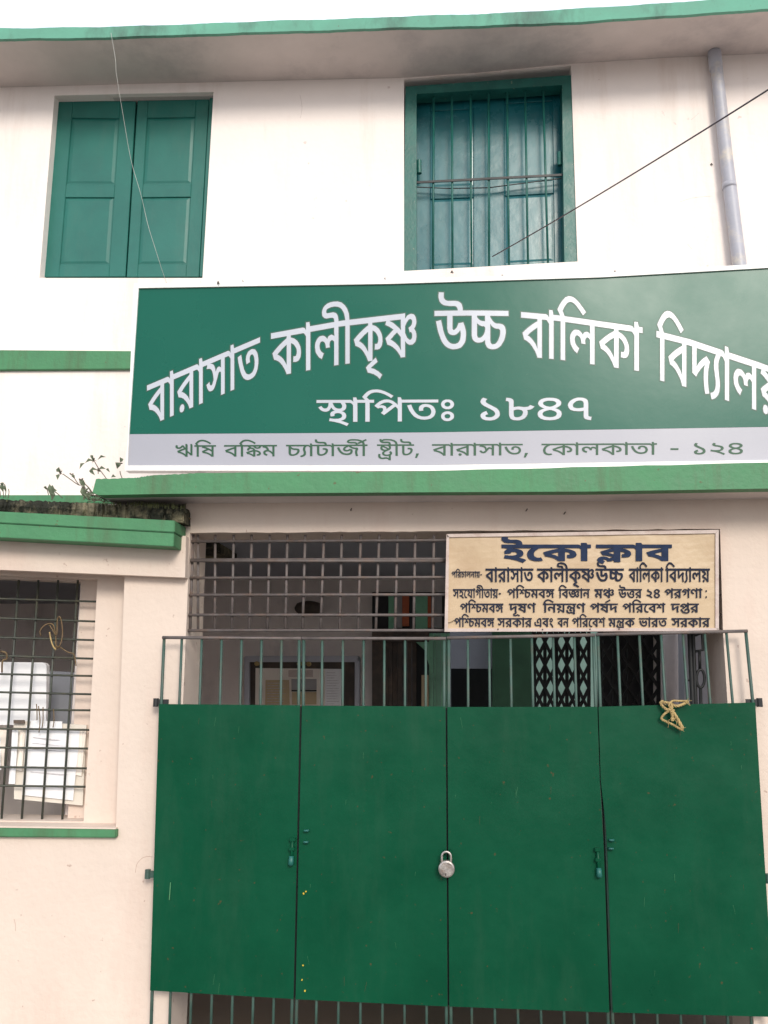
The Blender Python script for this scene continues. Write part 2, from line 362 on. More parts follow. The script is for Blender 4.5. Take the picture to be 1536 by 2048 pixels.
MB().tube([P(830, 374, YU+.085), P(900, 377, YU+.085), P(977, 375.5, YU+.085), P(1050, 366, YU+.085), P(1129, 356, YU+.085)], .0035, 6).build('sagging_line', M['black'], w2)  # dark line drawn along the top edges of the shutter mid rails
for cx, cy in ((838, 333), (1119, 317)):
    bar_px((cx, cy-12), (cx+.5, cy+14), YU+.055, .014, 12).build('shutter_stay', M['frame'], w2, bevel=.0)
# drainpipe
dp = thing('drainpipe', 'grey plastic drainpipe running down the upper wall at right', 'pipe', (0, YU, 0))
pp = [P(1428, 104, YU-.02), P(1430, 114, YU-.045), P(1433, 135, YU-.05), P(1453, 320, YU-.05), P(1479, 531, YU-.05), P(1500, 700, YU-.05)]
MB().tube(pp, [.030, .031, .032, .0345, .036, .036], 20).build('pipe', M['pipe'], dp, smooth=True)
MB().tube([P(1428, 98, YU-.03), P(1429, 108, YU-.045), P(1432, 138, YU-.05)], [.034, .036, .036], 20).build('elbow', M['pipe'], dp, smooth=True)
for (x, y) in ((1458.5, 372), ):
    MB().tube([P(x-.5, y-5, YU-.05), P(x+.7, y+5, YU-.05)], .0375, 20).build('clamp', M['pipe'], dp, smooth=True)

# ================================================================== ENTRANCE PORCH
porch = thing('entrance_porch', 'cream plastered gateway block with green lipped canopy behind the signboard', 'building', (0, 0, 0))
DO_L = [(380, 1066), (372, 1265), (366, 1405), (340, 1990), (335, 2110)]
DO_R = [(1440, 1058), (1446, 1262), (1455, 1405), (1507, 2040), (1512, 2110)]
topw = [(372, 1003), (850, 1002), (1536, 997), (2050, 991)]
sheet([(372.5, 1050), (381, 1050)]+[(380, 1066)]+wobble([(380, 1066), (1440, 1058)], .8, 60)[1:-1]+DO_R+[(2080, 2145), (2050, 991)]+topw[::-1][1:], [], 0, .25).build('front_wall', M['wall'], porch)
can = sheet([(186, 984), (198, 989), (345, 986.5), (850, 983.5), (1180, 982), (1536, 976), (2600, 955), (2600, 905), (1536, 926)]+
            wobble([(1536, 926), (850, 943), (400, 947), (300, 952), (268, 957), (193, 959)], .6, 14)[1:], [], -.20, 1.24)
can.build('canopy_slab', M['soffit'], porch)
lip = sheet([(185, 984.5), (197, 990), (345, 987.5), (850, 984.5), (1180, 983), (1536, 977), (2610, 956), (2610, 904), (1536, 925)]+
            wobble([(1536, 925), (850, 942), (400, 946), (300, 951), (268, 956), (192, 958)], .7, 14)[1:], [], -.215, .06)
lip.build('canopy_lip', M['trim'], porch)
for x, y in ((702, 1021), (1052, 1022), (1128, 1028)):
    p = P(x, y, 0); MB().tube([p+Vector((0, .02, 0)), p+Vector((0, -.012, 0)), p+Vector((.004, -.016, .006))], .0022, 6).build('nail', M['brownwood'], porch)
# hall
HX0, HX1, HB, HZ = -1.520, 2.3, 2.05, 2.15
MB().box(HX0-.045, HX0, .252, 4.0, G0-.1, HZ).build('side_wall', M['inner'], porch)
MB().box(HX1, HX1+.2, 1.9, 2.1, G0, HZ).build('corner_pillar', M['inner'], porch, bevel=.01)  # stands in for the right wall, left out to let light in
MB().box(HX0-.04, .12, .252, 2.24, HZ, HZ+.045).box(.1202, HX1+.2, .252, 1.42, HZ, HZ+.045).box(HX0-.04, 1.5, 2.2402, 3.1, HZ, HZ+.045).build('hall_ceiling', M['ceiling'], porch)  # gap left over the unseen right rear to let daylight into the hall
MB().box(HX0-.04, HX1+.2, -.03, 1.7, G0-.05, G0+.045).build('threshold', M['floor_in'], porch)
MB().box(HX0-.04, HX1+.2, 1.701, 8.2, G0-.05, G0+.041).build('hall_floor', M['floor_bounce'], porch)  # rear floor made paler than the front to bounce light
YB = HB
FB = 1815
sheet([(330, FB+40), (744, FB+40), (744, 1184), (1062, 1184), (1062, 1200), (1322, 1200), (1322, FB+40), (1700, FB+40), (1700, 1060), (330, 1060)], [], YB, .2).build('hall_back_wall', M['inner'], porch)
# passage behind: dim wall with a black sheet standing in for the unlit doorway, mint wall in the lit court
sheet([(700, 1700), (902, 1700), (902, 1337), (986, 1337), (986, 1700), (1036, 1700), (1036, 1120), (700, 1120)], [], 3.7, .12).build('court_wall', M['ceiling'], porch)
MB().quad_px([(880, 1680), (1010, 1680), (1010, 1320), (880, 1320)], 3.9, .05).build('doorway_dark_sheet', M['black'], porch)
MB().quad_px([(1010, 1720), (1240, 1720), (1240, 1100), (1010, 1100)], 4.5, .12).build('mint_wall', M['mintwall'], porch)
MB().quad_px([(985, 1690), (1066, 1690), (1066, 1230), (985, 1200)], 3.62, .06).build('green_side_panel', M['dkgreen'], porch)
MB().box(HX0, HX1, 6.0, 6.15, G0, 4.5).build('court_end_wall', M['mintwall'], porch)
# inner green door frame, dark shutters, coloured transom panels
idr = thing('inner_door', 'dark inner door in pale green frame with coloured transom panels', 'door', (P(800, 1400, 1.950).x, 1.950, G0+.045))
MB().quad_px([(744, FB), (776, FB), (776, 1266), (744, 1266)], 1.970, .10).build('door_leaf', M['brownwood'], idr)
for k in range(6):
    x = 776+k*9.5
    MB().quad_px([(x+.4, FB), (x+9.1, FB), (x+9.1, 1272), (x+.4, 1272)], 1.980+.01*(k % 2), .05).build('door_plank', M['brownwood'], idr)
MB().quad_px([(833, FB), (862, FB), (862, 1266), (833, 1266)], 2.010, .05).build('dark_leaf', M['dark'], idr)
for x0, x1, dy, mm in ((858, 866, 0, 'ltgreen'), (867, 873, .012, 'ltgreen'), (874, 880, 0, 'ltgreen'), (881, 892, -.01, 'ltgreen'), (893, 899, .01, 'ltgreen')):
    MB().quad_px([(x0, FB), (x1+.5, FB), (x1+.5, 1266), (x0, 1266)], 1.950+dy, .12).build('frame_post', M[mm], idr, bevel=.003)
MB().quad_px([(744, 1283), (858, 1283), (858, 1264), (744, 1264)], 1.930, .14).build('transom_rail', M['brownwood'], idr)
sheet([(832, 1284), (862, 1284), (862, 1360), (858, 1330), (849, 1300)], [], 1.940, .03).build('corner_brace', M['ltgreen'], idr)
MB().quad_px([(843, 1420), (857, 1420), (857, 1350), (843, 1350)], 1.920, .02).build('yellowed_tag', M['paper_tan'], idr)
for x0, x1, y0, mm in ((757, 776, 1262, 'dark'), (777, 788, 1258, 'ltgreen'), (792, 804, 1256, 'greyp'), (804.5, 818, 1252, 'orange'), (819, 829, 1262, 'black'), (831, 855, 1262, 'ltgreen'), (855.5, 862, 1255, 'orange'), (868, 884, 1255, 'greyp')):
    MB().quad_px([(x0, y0), (x1, y0), (x1, 1192), (x0, 1192)], 1.990, .05).build('transom_panel', M[mm], idr)
MB().quad_px([(744, 1266), (900, 1266), (900, 1184), (744, 1184)], 2.070, .04).build('transom_backing', M['black'], idr)
# notice board
nb = thing('notice_board', 'old framed notice board with pinned papers on the grey hall wall', 'notice board', P(604, 1480, 1.910))
MB().quad_px([(498, 1560), (712, 1560), (708, 1318), (494, 1318)], 1.970, .05).build('backing', M['brownwood'], nb)
for q in ([(488, 1570), (498, 1570), (498, 1316), (488, 1312)], [(709, 1570), (718, 1570), (718, 1312), (709, 1316)], [(488, 1324), (718, 1324), (718, 1312), (488, 1312)], [(488, 1570), (718, 1570), (718, 1560), (488, 1560)]):
    MB().quad_px(q, 1.935, .11).build('frame', M['jamb'], nb, bevel=.006)
MB().quad_px([(509, 1540), (688, 1540), (686, 1338), (511, 1336)], 1.955, .008).build('paper', M['paper'], nb)
for q, mm in (([(530, 1425), (580, 1425), (578, 1360), (531, 1360)], 'paper_tan'), ([(583, 1379), (633, 1379), (633, 1358), (583, 1358)], 'greyp'), ([(584, 1409), (633, 1409), (633, 1384), (584, 1384)], 'paper_tan'),
              ([(577, 1354), (626, 1354), (626, 1340), (577, 1340)], 'tin_frame'), ([(650, 1420), (684, 1420), (684, 1338), (650, 1338)], 'paper_white'), ([(585, 1500), (633, 1500), (633, 1412), (585, 1412)], 'orange')):
    MB().quad_px(q, 1.948, .003).build('notice_sheet', M[mm], nb)
MB().quad_px([(583, 1383), (633, 1383), (633, 1379.5), (583, 1379.5)], 1.940, .006).build('dark_rule', M['black'], nb)
for x, y in ((513, 1327), (598, 1328), (606, 1327), (617, 1328)):
    p = P(x, y, 1.920); MB().tube([p, p+Vector((0, .03, 0))], .014, 10).build('pin', M['rope'], nb)
# wall clock shaped dark oval high on the back wall
wf = thing('wall_fitting', 'dark oval light fitting on the hall wall above the notice board', 'light fitting', P(617, 1218, 2.000))
b = MB()
pts = [P(590+54*t, 1218-3*math.sin(t*math.pi), 1.980) for t in [i/10 for i in range(11)]]
b.tube(pts, [.012]+[.03+.012*math.sin(i/10*math.pi) for i in range(1, 10)]+[.012], 10).build('shade', M['brownwood'], wf, smooth=True)
MB().tube([P(617, 1214, 1.990), P(617, 1214, 2.050)], .012, 8).build('bracket', M['black'], wf)
# collapsible gate
cgte = thing('collapsible_gate', 'black folding lattice gate half open across the mint green passage', 'gate', P(1190, 1815, 1.85))
def lattice(x0, x1, step, mm):
    xx = x0; k = 0
    while xx <= x1:
        flat_px((xx, 1180), (xx, 1812), 1.89, .020 if k % 2 else .026, .012).build('upright', M[mm], cgte); xx += step; k += 1
    n = int(round((x1-x0)/step))
    for y0 in range(1192, 1800, 46):
        for i in range(n):
            a = x0+i*step
            for s in (0, 1):
                flat_px((a+(step if s else 0), y0), (a+(0 if s else step), y0+46), 1.865+.012*s, .0185, .008).build('lattice_strap', M[mm], cgte)
lattice(1068, 1178, 22, 'black'); lattice(1200, 1318, 29.5, 'black')
MB().quad_px([(1207, 1800), (1400, 1800), (1400, 1100), (1207, 1100)], 2.35, .05).build('passage_dark_sheet', M['dark'], porch)  # near-black sheet standing in for the dark passage behind the lattice
# pilaster on the right
pl_ = MB().tube([P(1346, 1830, 1.8), P(1342, 1060, 1.8)], .062, 20); pl_.build('round_column', M['inner'], porch, smooth=True)
MB().quad_px([(1372, 1830), (1430, 1830), (1426, 1060), (1366, 1060)], 1.5, .12).build('inner_pier', M['jamb'], porch)
# bolt with ring, standing inside the doorway on the right
bo = thing('gate_bolt', 'thin dark iron door bolt with hanging ring inside right jamb', 'bolt', P(1398, 1500, .12))
MB().tube([P(1377, 1040, .12), P(1379, 1262, .12), P(1386, 1420, .12), P(1395, 1700, .12)], .0095, 8).build('upright', M['black'], bo, smooth=True)
MB().tube([P(1384, 1040, .12), P(1386, 1262, .12), P(1392, 1420, .12), P(1402, 1700, .12)], .0075, 8).build('upright', M['black'], bo, smooth=True)
MB().tube([P(1385, 1272, .12), P(1404, 1268, .12), P(1406, 1300, .12), P(1386, 1304, .12)], .006, 8).build('keeper', M['black'], bo, smooth=True)
MB().tube([P(1399, 1302, .12), P(1400, 1340, .12)], .006, 8).build('rod', M['black'], bo, smooth=True)
MB().tube([P(1401, 1374, .12), P(1405, 1560, .12)], .0065, 8).build('rod', M['black'], bo, smooth=True)
MB().tube([P(1401+8*math.cos(a), 1357+18*math.sin(a), .118) for a in [i*math.pi/10 for i in range(21)]], .0055, 8, cap=False).build('ring', M['black'], bo, smooth=True)
MB().tube([P(1376, 1361, .12), P(1393, 1360, .12)], .003, 8).build('pin', M['black'], bo, smooth=True)
# grille of the doorway transom
gr = thing('transom_grille', 'grey welded iron grille filling the doorway top beside the club board', 'grille', P(640, 1265, .02))
HL = [(1083, 1081), (1119.5, 1121), (1156, 1157.5), (1190, 1194), (1230, 1237), (1261, 1267)]
tx = [396, 430.5, 467.5, 503.5, 539.5, 575, 610.5, 648, 683.5, 721.5, 758.5, 795, 830.5, 868]
bx = [396, 429.5, 463.5, 498.5, 534.5, 570.5, 605, 641, 679, 716, 751.5, 790, 827, 865]
step = 37.2
while tx[-1] < 1425: tx.append(tx[-1]+step); bx.append(bx[-1]+step+.3)
for i, (yl, yr) in enumerate(HL):
    xl = 383-7*(yl-1066)/200
    ext = (1440-xl)/(893-xl)
    if i == 1:
        MB().tube([P(xl, yl+2, .015), P(893, yr+1, .015)], .0065, 8).build('horizontal_bar', M['grille'], gr, smooth=True)
    bar_px((xl, yl), (1442, yr-(yr-yl)*.4-4), .022, .0058).build('horizontal_bar', M['grille'], gr, smooth=True)
for a, b_ in zip(tx, bx):
    bar_px((a, 1070), (b_, 1262), .034, .0056).build('vertical_bar', M['grille'], gr, smooth=True)
bar_px((386, 1070), (380, 1262), .034, .0062).build('vertical_bar', M['grille'], gr, smooth=True)

# ================================================================== ANNEX (left)
annex = thing('annex_building', 'low cream annex at left with green edged roof and barred window', 'building', (0, 0, 0))
sheet([(-1300, 1040), (-1300, 2190), (334, 2112)]+[(340, 1990), (366, 1405), (372, 1265), (380, 1066), (380, 1048)],
      [[(-1000, 1110), (250, 1128), (232, 1656), (-1000, 1640)]], 0, .25).build('front_wall', M['wall'], annex)
# recessed window wall
sheet([(-1010, 1100), (262, 1118), (246, 1664), (-1010, 1650)], [[(-700, 1120), (195, 1158), (180, 1440), (167, 1643), (-700, 1632)]], .085, .17).build('window_surround', M['wall'], annex)
rb = sheet([(-720, 1110), (204, 1148), (174, 1652), (-720, 1640)], [[(-690, 1125), (162, 1164), (148, 1440), (135, 1640), (-690, 1628)]], .172, .08)
rb.build('rebate', M['wall'], annex)
bsl = MB().quad_px([(-1000, 1668), (232.5, 1676), (233, 1657.5), (-1000, 1640)], -.022, .10); bsl.build('window_sill', M['trim'], annex, bevel=.004)
MB().hexa([P(-990, 1641.5, -.02), P(231.5, 1658.5, -.02), P(231.5, 1655.5, -.02), P(-990, 1638, -.02)], .105).build('sill_top', M['wall'], annex)
# beam
MB().quad_px([(-1300, 1085), (370, 1155), (372, 1072), (-1300, 1000)], -.045, .044).build('beam', M['wall'], annex)
# roof slab with two step fascia
def fx(y0, y1): return lambda x: y0+(y1-y0)*x/345.0
TOPE, GRV, BOT = fx(1023, 1041), fx(1046, 1065), fx(1075, 1093)
XE = P(370.5, 1066, 0).x
def at_x(fn_, Y):
    q = P(346, fn_(346), Y); q.x = XE; return q
MB().hexa([P(-1300, BOT(-1300), -.15), at_x(BOT, -.15), at_x(lambda x: GRV(x)+1, -.15), P(-1300, GRV(-1300)+1, -.15)], .149).build('fascia_lower', M['trim'], annex, bevel=.002)
MB().hexa([P(-1300, GRV(-1300), -.156), at_x(GRV, -.156)+Vector((.003, 0, 0)), at_x(TOPE, -.156)+Vector((.003, 0, 0)), P(-1300, TOPE(-1300), -.156)], .155).build('fascia_upper', M['trim'], annex, bevel=.003)
zt = P(100, 1024, -.10).z
MB().box(P(-1300, 1024, 0).x, P(365, 1024, 0).x, .0, .99, zt-.06, zt-.004).build('roof_deck', M['mould'], annex)
# mouldy rough upstand
u = MB(); xs3 = [-1300+i*40 for i in range(32)]+[-10+i*4.2 for i in range(91)]
for x in xs3:
    t = 999+.044*x; j = random.uniform(-2.2, 1.6); dy = random.uniform(-.006, .006)
    b1 = P(x, TOPE(x)+3, -.105); mid = P(x, (TOPE(x)+t)/2, -.112+dy*1.5); c = P(x, t+j, -.10+dy)
    u.v += [tuple(b1), tuple(mid), tuple(c), (c.x, c.y+.09, c.z-.002), (b1.x, b1.y+.09, b1.z)]
n = len(xs3)
for i in range(n-1):
    for k in range(5):
        A = i*5+k; B = i*5+(k+1) % 5; u.f.append((A, B, B+5, A+5))
u.f += [(0, 1, 2, 3, 4), tuple((n-1)*5+k for k in (4, 3, 2, 1, 0))]
u.build('mossy_upstand', M['mould'], annex)
# window grille
H2 = [(1191, 1200.5), (1229, 1240), (1269, 1278), (1305, 1315), (1344, 1350.5), (1380, 1387), (1417, 1420), (1454.6, 1459), (1493, 1496.5), (1531, 1536), (1569, 1573)]
for yl, yr in H2:
    xr = 196-28*(yl-1160)/480; s = (yr-yl)/150
    bar_px((-690, yl-s*690*.35), (xr, yl+s*xr), .122, .0043).build('grille_bar', M['wgrille'], annex, smooth=True)
for k in range(-16, 4):
    bar_px((37.5+39.4*k, 1160), (2.5+40.6*k, 1644), .131, .0050).build('grille_bar', M['wgrille'], annex, smooth=True)
# room behind
RX1 = HX0-.046
MB().box(-5.2, RX1, 2.6, 2.7, G0, zt-.065).build('room_back_wall', M['inner'], annex)
MB().box(RX1-.004, RX1-.001, .26, 2.6, G0, zt-.065).build('room_side_wall', M['dark'], annex)  # thin near-black sheet: the room's darkness put into its colour
MB().box(-5.3, -5.2, .26, 2.7, G0, zt-.065).build('room_side_wall', M['inner'], annex)
MB().box(-5.3, RX1, .262, 2.7, zt-.13, zt-.065).build('room_ceiling', M['ceiling'], annex)
MB().box(-5.3, RX1, .262, 2.7, G0-.05, G0+.05).build('room_floor', M['floor_in'], annex)
# ------------------------------------------------------------------ things inside the annex window
def curl(q, Y, depth, m, parent, name, amp=.008, n=8, label=None):
    b = MB()
    for j in range(n+1):
        for i in range(n+1):
            p = P(*quv(q, i/n, j/n), Y); p.y += amp*math.sin(i*1.3+j*.6)*((j/n)**.5)
            b.v.append(tuple(p))
    N2 = len(b.v); b.v += [(x, y+depth, z) for x, y, z in b.v]
    for j in range(n):
        for i in range(n):
            a = j*(n+1)+i; b.f.append((a, a+1, a+n+2, a+n+1)); b.f.append((a+N2, a+n+1+N2, a+n+2+N2, a+1+N2))
    edge = [i for i in range(n+1)]+[j*(n+1)+n for j in range(1, n+1)]+[n*(n+1)+i for i in range(n-1, -1, -1)]+[j*(n+1) for j in range(n-1, 0, -1)]
    for k in range(len(edge)):
        a, c = edge[k], edge[(k+1) % len(edge)]; b.f.append((a, a+N2, c+N2, c))
    return b.build(name, m, parent, smooth=False, label=label)
wb = thing('whiteboard', 'white rounded board standing behind the left window bars', 'board', P(30, 1446, .19))
rnd = [(93-9+9*math.cos(a), 1325+9-9*math.sin(a)) for a in [i*math.pi/12 for i in range(0, 7)]]
sheet([(-160, 1450), (92, 1450), (93, 1334)]+rnd[1:]+[(-150, 1322)], [], .19, .03).build('board_panel', M['paper_white'], wb, bevel=.0)
cab = thing('grey_cabinet', 'dark grey cabinet side standing right of the white board indoors', 'cabinet', P(120, 1450, .42))
MB().quad_px([(94, 1600), (143, 1600), (149, 1345), (96, 1342)], .42, .4).build('cabinet_body', M['ceiling'], cab)
MB().quad_px([(144, 1600), (150, 1600), (155, 1345), (150, 1345)], .43, .38).build('edge_strip', M['black'], cab)
tb = thing('clip_board', 'tilted tan board holding white papers behind the window bars', 'board', P(100, 1605, .24))
MB().hexa([P(28, 1598, .150), P(165, 1611, .150), P(173, 1450, .158), P(27, 1441, .158)], .008).build('board_panel', M['pale_board'], tb)
curl([(44, 1590), (146, 1601), (160, 1461), (53, 1451)], .143, .002, M['paper_white'], tb, 'paper', .002)
curl([(150, 1550), (163, 1552), (172, 1460), (160, 1458)], .146, .002, M['paper'], tb, 'paper', .003)
curl([(17, 1568), (30, 1568), (36, 1460), (25, 1460)], .140, .002, M['paper_white'], tb, 'folded_strip', .003)
curl([(33, 1540), (44, 1542), (51, 1455), (42, 1455)], .140, .002, M['paper'], tb, 'folded_strip', .003)
MB().quad_px([(27, 1447), (48, 1447), (48, 1440), (27, 1440)], .140, .008).build('clip', M['brownwood'], tb)
MB().quad_px([(60, 1456), (124, 1460), (124, 1443), (62, 1441)], .147, .004).build('top_strip', M['paper_white'], tb)
bk = thing('bundle_of_papers', 'bundle of pale folded papers at the left window edge', 'papers', P(-20, 1560, .2))
curl([(-60, 1535), (8, 1535), (12, 1450), (-60, 1450)], .215, .02, M['paper'], bk, 'sheet', .01)
curl([(-50, 1545), (2, 1540), (0, 1475), (-50, 1470)], .205, .006, M['paper_white'], bk, 'sheet', .008)
tw = thing('twine', 'knotted straw twine hanging from the annex window bars', 'twine', P(112, 1300, .11))
def tpx(pts, Y, r, m, parent, name):
    P3 = [P(x, y, Y+dy) for x, y, dy in pts]
    # Catmull smoothing
    out = []
    for i in range(len(P3)-1):
        p0, p1, p2, p3 = P3[max(i-1, 0)], P3[i], P3[i+1], P3[min(i+2, len(P3)-1)]
        for k in range(5):
            t = k/5; out.append(.5*((2*p1)+(p2-p0)*t+(2*p0-5*p1+4*p2-p3)*t*t+(3*p1-p0-3*p2+p3)*t**3))
    out.append(P3[-1])
    return MB().tube(out, r, 6).build(name, m, parent, smooth=True)
tpx([(82, 1272, 0), (80, 1262, -.01), (90, 1250, -.015), (104, 1248, -.01), (110, 1262, 0), (112, 1285, 0), (111, 1300, -.01)], .112, .0028, M['twine'], tw, 'strand')
tpx([(97, 1247, 0), (104, 1258, -.01), (113, 1270, 0), (115, 1238, .0), (121, 1236, -.01), (125, 1262, 0), (122, 1285, -.01), (115, 1297, 0)], .110, .0028, M['twine'], tw, 'strand')
tpx([(110, 1282, 0), (113, 1292, -.01), (120, 1294, 0), (135, 1304, -.01), (147, 1308, 0), (151, 1322, 0), (152, 1332, 0)], .112, .0026, M['twine'], tw, 'strand')
tpx([(99, 1264, 0), (102, 1280, 0), (106, 1292, -.012), (112, 1300, -.01)], .108, .0030, M['rope'], tw, 'strand')
t2 = thing('wire_hooks', 'short brown wire ends hanging below the window bars before papers', 'wire', P(78, 1440, .11))
for pts in ([(73, 1408, 0), (74, 1425, 0), (74, 1440, 0)], [(77, 1412, 0), (80, 1440, 0), (78, 1465, 0)], [(86, 1414, 0), (86, 1440, 0), (84, 1456, 0)], [(107, 1418, 0), (108, 1440, 0), (106, 1455, 0)]):
    tpx(pts, .112, .0022, M['twine'], t2, 'wire_end')
t3 = thing('rag_tie', 'small rag tied round window bars at left frame edge', 'rag', P(5, 1310, .11))
tpx([(2, 1303, 0), (12, 1306, -.01), (13, 1318, 0), (5, 1322, -.01), (4, 1345, 0)], .112, .004, M['twine'], t3, 'strand')

pr = MB()
for k in range(7):
    y = 1474+k*11.5; x0_ = 66-(y-1470)*.07
    if k in (3, 4): continue
    pr.quad_px([(x0_, y+1.1), (x0_+random.uniform(45, 78), y+1.1+6), (x0_+random.uniform(45, 78), y+6), (x0_, y)], .1385, .0006)
pr.build('print', M['print'], tb, kind='stuff')
pr = MB()
for k in range(16):
    y = 1345+k*5.2
    pr.quad_px([(653, y+1), (653+random.uniform(14, 28), y+1), (653+random.uniform(14, 28), y), (653, y)], 1.9465, .0006)
    if y > 1362: pr.quad_px([(534, y+1), (534+random.uniform(24, 40), y+1), (534+random.uniform(24, 40), y), (534, y)], 1.9465, .0006)
pr.build('print', M['print'], nb, kind='stuff')

# ================================================================== ENTRANCE GATE
YG = -.07
GY = [1262, 1405, 1700, 1981, 2100]
SEAM = [[(1273, 324), (1408, 318), (1981, 300), (2100, 296)],
        [(1276, 603), (1410, 602), (1998, 589), (2100, 586.5)],
        [(1276, 893), (1410, 893), (2013, 897), (2100, 898)],
        [(1270, 1191), (1413, 1196), (1560, 1200.5), (1700, 1209), (2025, 1220), (2100, 1223)],
        [(1262, 1496), (1405, 1510.5), (1560, 1519.5), (1740, 1530.5), (2034, 1549), (2100, 1553)]]
def seam(i, y):
    s = SEAM[i]
    if y <= s[0][0]: return s[0][1]
    for (y0, x0), (y1, x1) in zip(s, s[1:]):
        if y <= y1: return x0+(x1-x0)*(y-y0)/(y1-y0)
    return s[-1][1]
TOPY = [(1275, 1277), (1277, 1277), (1276, 1270), (1269, 1262)]
PT = [(1408, 1410.5), (1411, 1413), (1414, 1413.5), (1413.5, 1405)]
PB = [(1981, 1998), (1998.5, 2013), (2013, 2025), (2025, 2034)]
GAPS = [(0, 2.0), (2.0, 1.9), (1.6, 1.2), (4.5, 0)]
gate = thing('entrance_gate', 'dark green sheet metal gate of four leaves padlocked at the middle', 'gate', P(897, 2092, YG))
leaves = []
for i in range(4):
    b = MB(); nx, ny = 22, 34; g0, g1 = GAPS[i]
    rnd_ = random.Random(40+i); ph = [rnd_.uniform(0, 6.28) for _ in range(8)]
    for j in range(ny+1):
        v = j/ny
        for k in range(nx+1):
            u_ = k/nx
            yt = PT[i][0]+(PT[i][1]-PT[i][0])*u_; yb = PB[i][0]+(PB[i][1]-PB[i][0])*u_
            y = yt+(yb-yt)*v
            w = min(1, max(0, (y-1560)/90)) if i == 3 else 1
            xl = seam(i, y)+(g0*(w if i == 3 else 1)+(1.0 if i == 3 else 0)); xr = seam(i+1, y)-g1
            x = xl+(xr-xl)*u_
            p = P(x, y, YG)
            e = min(u_, 1-u_, v, 1-v)*5; e = min(1, e)
            p.y += e*(.0014*math.sin(u_*5+ph[0])*math.sin(v*7+ph[1])+.0010*math.sin(u_*11+ph[2]+v*3)+.0009*math.sin(v*17+ph[3]+u_*4))
            if rnd_.random() < .5 and 0 < j < ny and 0 < k < nx: p.y += rnd_.uniform(-.0007, .0007)
            b.v.append(tuple(p))
    n2 = len(b.v); b.v += [(x, y+.003, z) for x, y, z in b.v]
    for j in range(ny):
        for k in range(nx):
            a = j*(nx+1)+k; b.f.append((a, a+nx+1, a+nx+2, a+1)); b.f.append((a+n2, a+1+n2, a+nx+2+n2, a+nx+1+n2))
    edge = list(range(nx+1))+[j*(nx+1)+nx for j in range(1, ny+1)]+[ny*(nx+1)+k for k in range(nx-1, -1, -1)]+[j*(nx+1) for j in range(ny-1, 0, -1)]
    m0 = len(b.v); b.v += [b.v[a] for a in edge]+[b.v[a+n2] for a in edge]; ne = len(edge)
    for k in range(ne):
        c = (k+1) % ne; b.f.append((m0+k, m0+c, m0+c+ne, m0+k+ne))
    lf = b.build('gate_leaf', M['gate'], gate, smooth=True); leaves.append(lf)
    lf.data.polygons.foreach_set('use_smooth', [True]*len(lf.data.polygons))
    # rolled sheet edges as thin flats, bars, rails
    ytl, ytr = TOPY[i]
    for k in range(8):
        fr = k/7
        def bx_(y):
            return seam(i, y)+(seam(i+1, y)-seam(i, y))*fr+(4.6 if k == 0 else -4.6 if k == 7 else 0)
        yt = ytl+(ytr-ytl)*fr
        pts = [P(bx_(y), y, YG+.013) for y in (yt, 1410, 1700, 2000, 2092)]
        rr = .0052 if k not in (0, 7) else .0062
        MB().tube(pts, rr, 7).build('stile' if k in (0, 7) else 'bar', M['gate_bar'], lf, smooth=True)
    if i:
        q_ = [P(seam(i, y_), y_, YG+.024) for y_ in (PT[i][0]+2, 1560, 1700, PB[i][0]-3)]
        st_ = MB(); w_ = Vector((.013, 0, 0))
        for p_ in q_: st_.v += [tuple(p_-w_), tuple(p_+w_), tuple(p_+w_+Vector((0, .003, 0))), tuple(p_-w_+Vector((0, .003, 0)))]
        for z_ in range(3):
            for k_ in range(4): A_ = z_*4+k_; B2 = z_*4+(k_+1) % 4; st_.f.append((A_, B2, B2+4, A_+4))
        st_.build('seam_dark_strip', M['black'], lf)  # black strip added behind each seam to keep the gap dark
    MB().tube([P(seam(i, ytl)+1, ytl, YG+.008), P(seam(i+1, ytr)-1, ytr, YG+.008)], .0062, 8).build('top_rail', M['grille'], lf, smooth=True)
    MB().tube([P(seam(i, 2094)+3, 2094, YG+.008), P(seam(i+1, 2094)-3, 2094, YG+.008)], .0075, 8).build('bottom_rail', M['gate_bar'], lf, smooth=True)
    # scratches and chips on the sheet
    for q_ in range(9):
        sx = seam(i, 1700)+rnd_.uniform(14, seam(i+1, 1700)-seam(i, 1700)-14); sy = rnd_.uniform(1425, 1970); ln_ = rnd_.uniform(3, 22); dx = rnd_.uniform(-.25, .25)*ln_
        a = P(sx, sy, YG-.0045); c = P(sx+dx, sy+ln_, YG-.0045); s_ = Vector((.0006, 0, 0))
        MB().add([a, a+s_, c+s_*.6, c, a+Vector((0, .004, 0)), c+Vector((0, .004, 0))], [(0, 3, 2, 1), (0, 1, 4), (3, 5, 2)]).build('scratch', M['trim'] if q_ % 3 else M['gate_rust'], lf)
# vertical scratch on the first leaf
flat_px((341, 1765), (338.5, 1800), YG-.0042, .003, .002).build('scratch', M['trim'], leaves[0])
# hinges
def hinge(x, y, side, par, h=.032):
    p = P(x, y, YG+.02); b = MB()
    b.tube([p+Vector((0, 0, -h/2)), p+Vector((0, 0, h/2))], .011, 12)
    b.box(min(p.x, p.x+side*.05), max(p.x, p.x+side*.05), p.y-.004, p.y+.002, p.z-h*.38, p.z+h*.38)
    b.tube([p, p+Vector((-side*.02, .052, 0))], .006, 8)
    b.build('hinge', M['black'] if y < 1500 else M['gate_bar'], par)
hinge(312, 1405, 1, leaves[0]); hinge(295.5, 1748, 1, leaves[0]); hinge(1519, 1405, -1, leaves[3]); hinge(1536, 1757, -1, leaves[3])
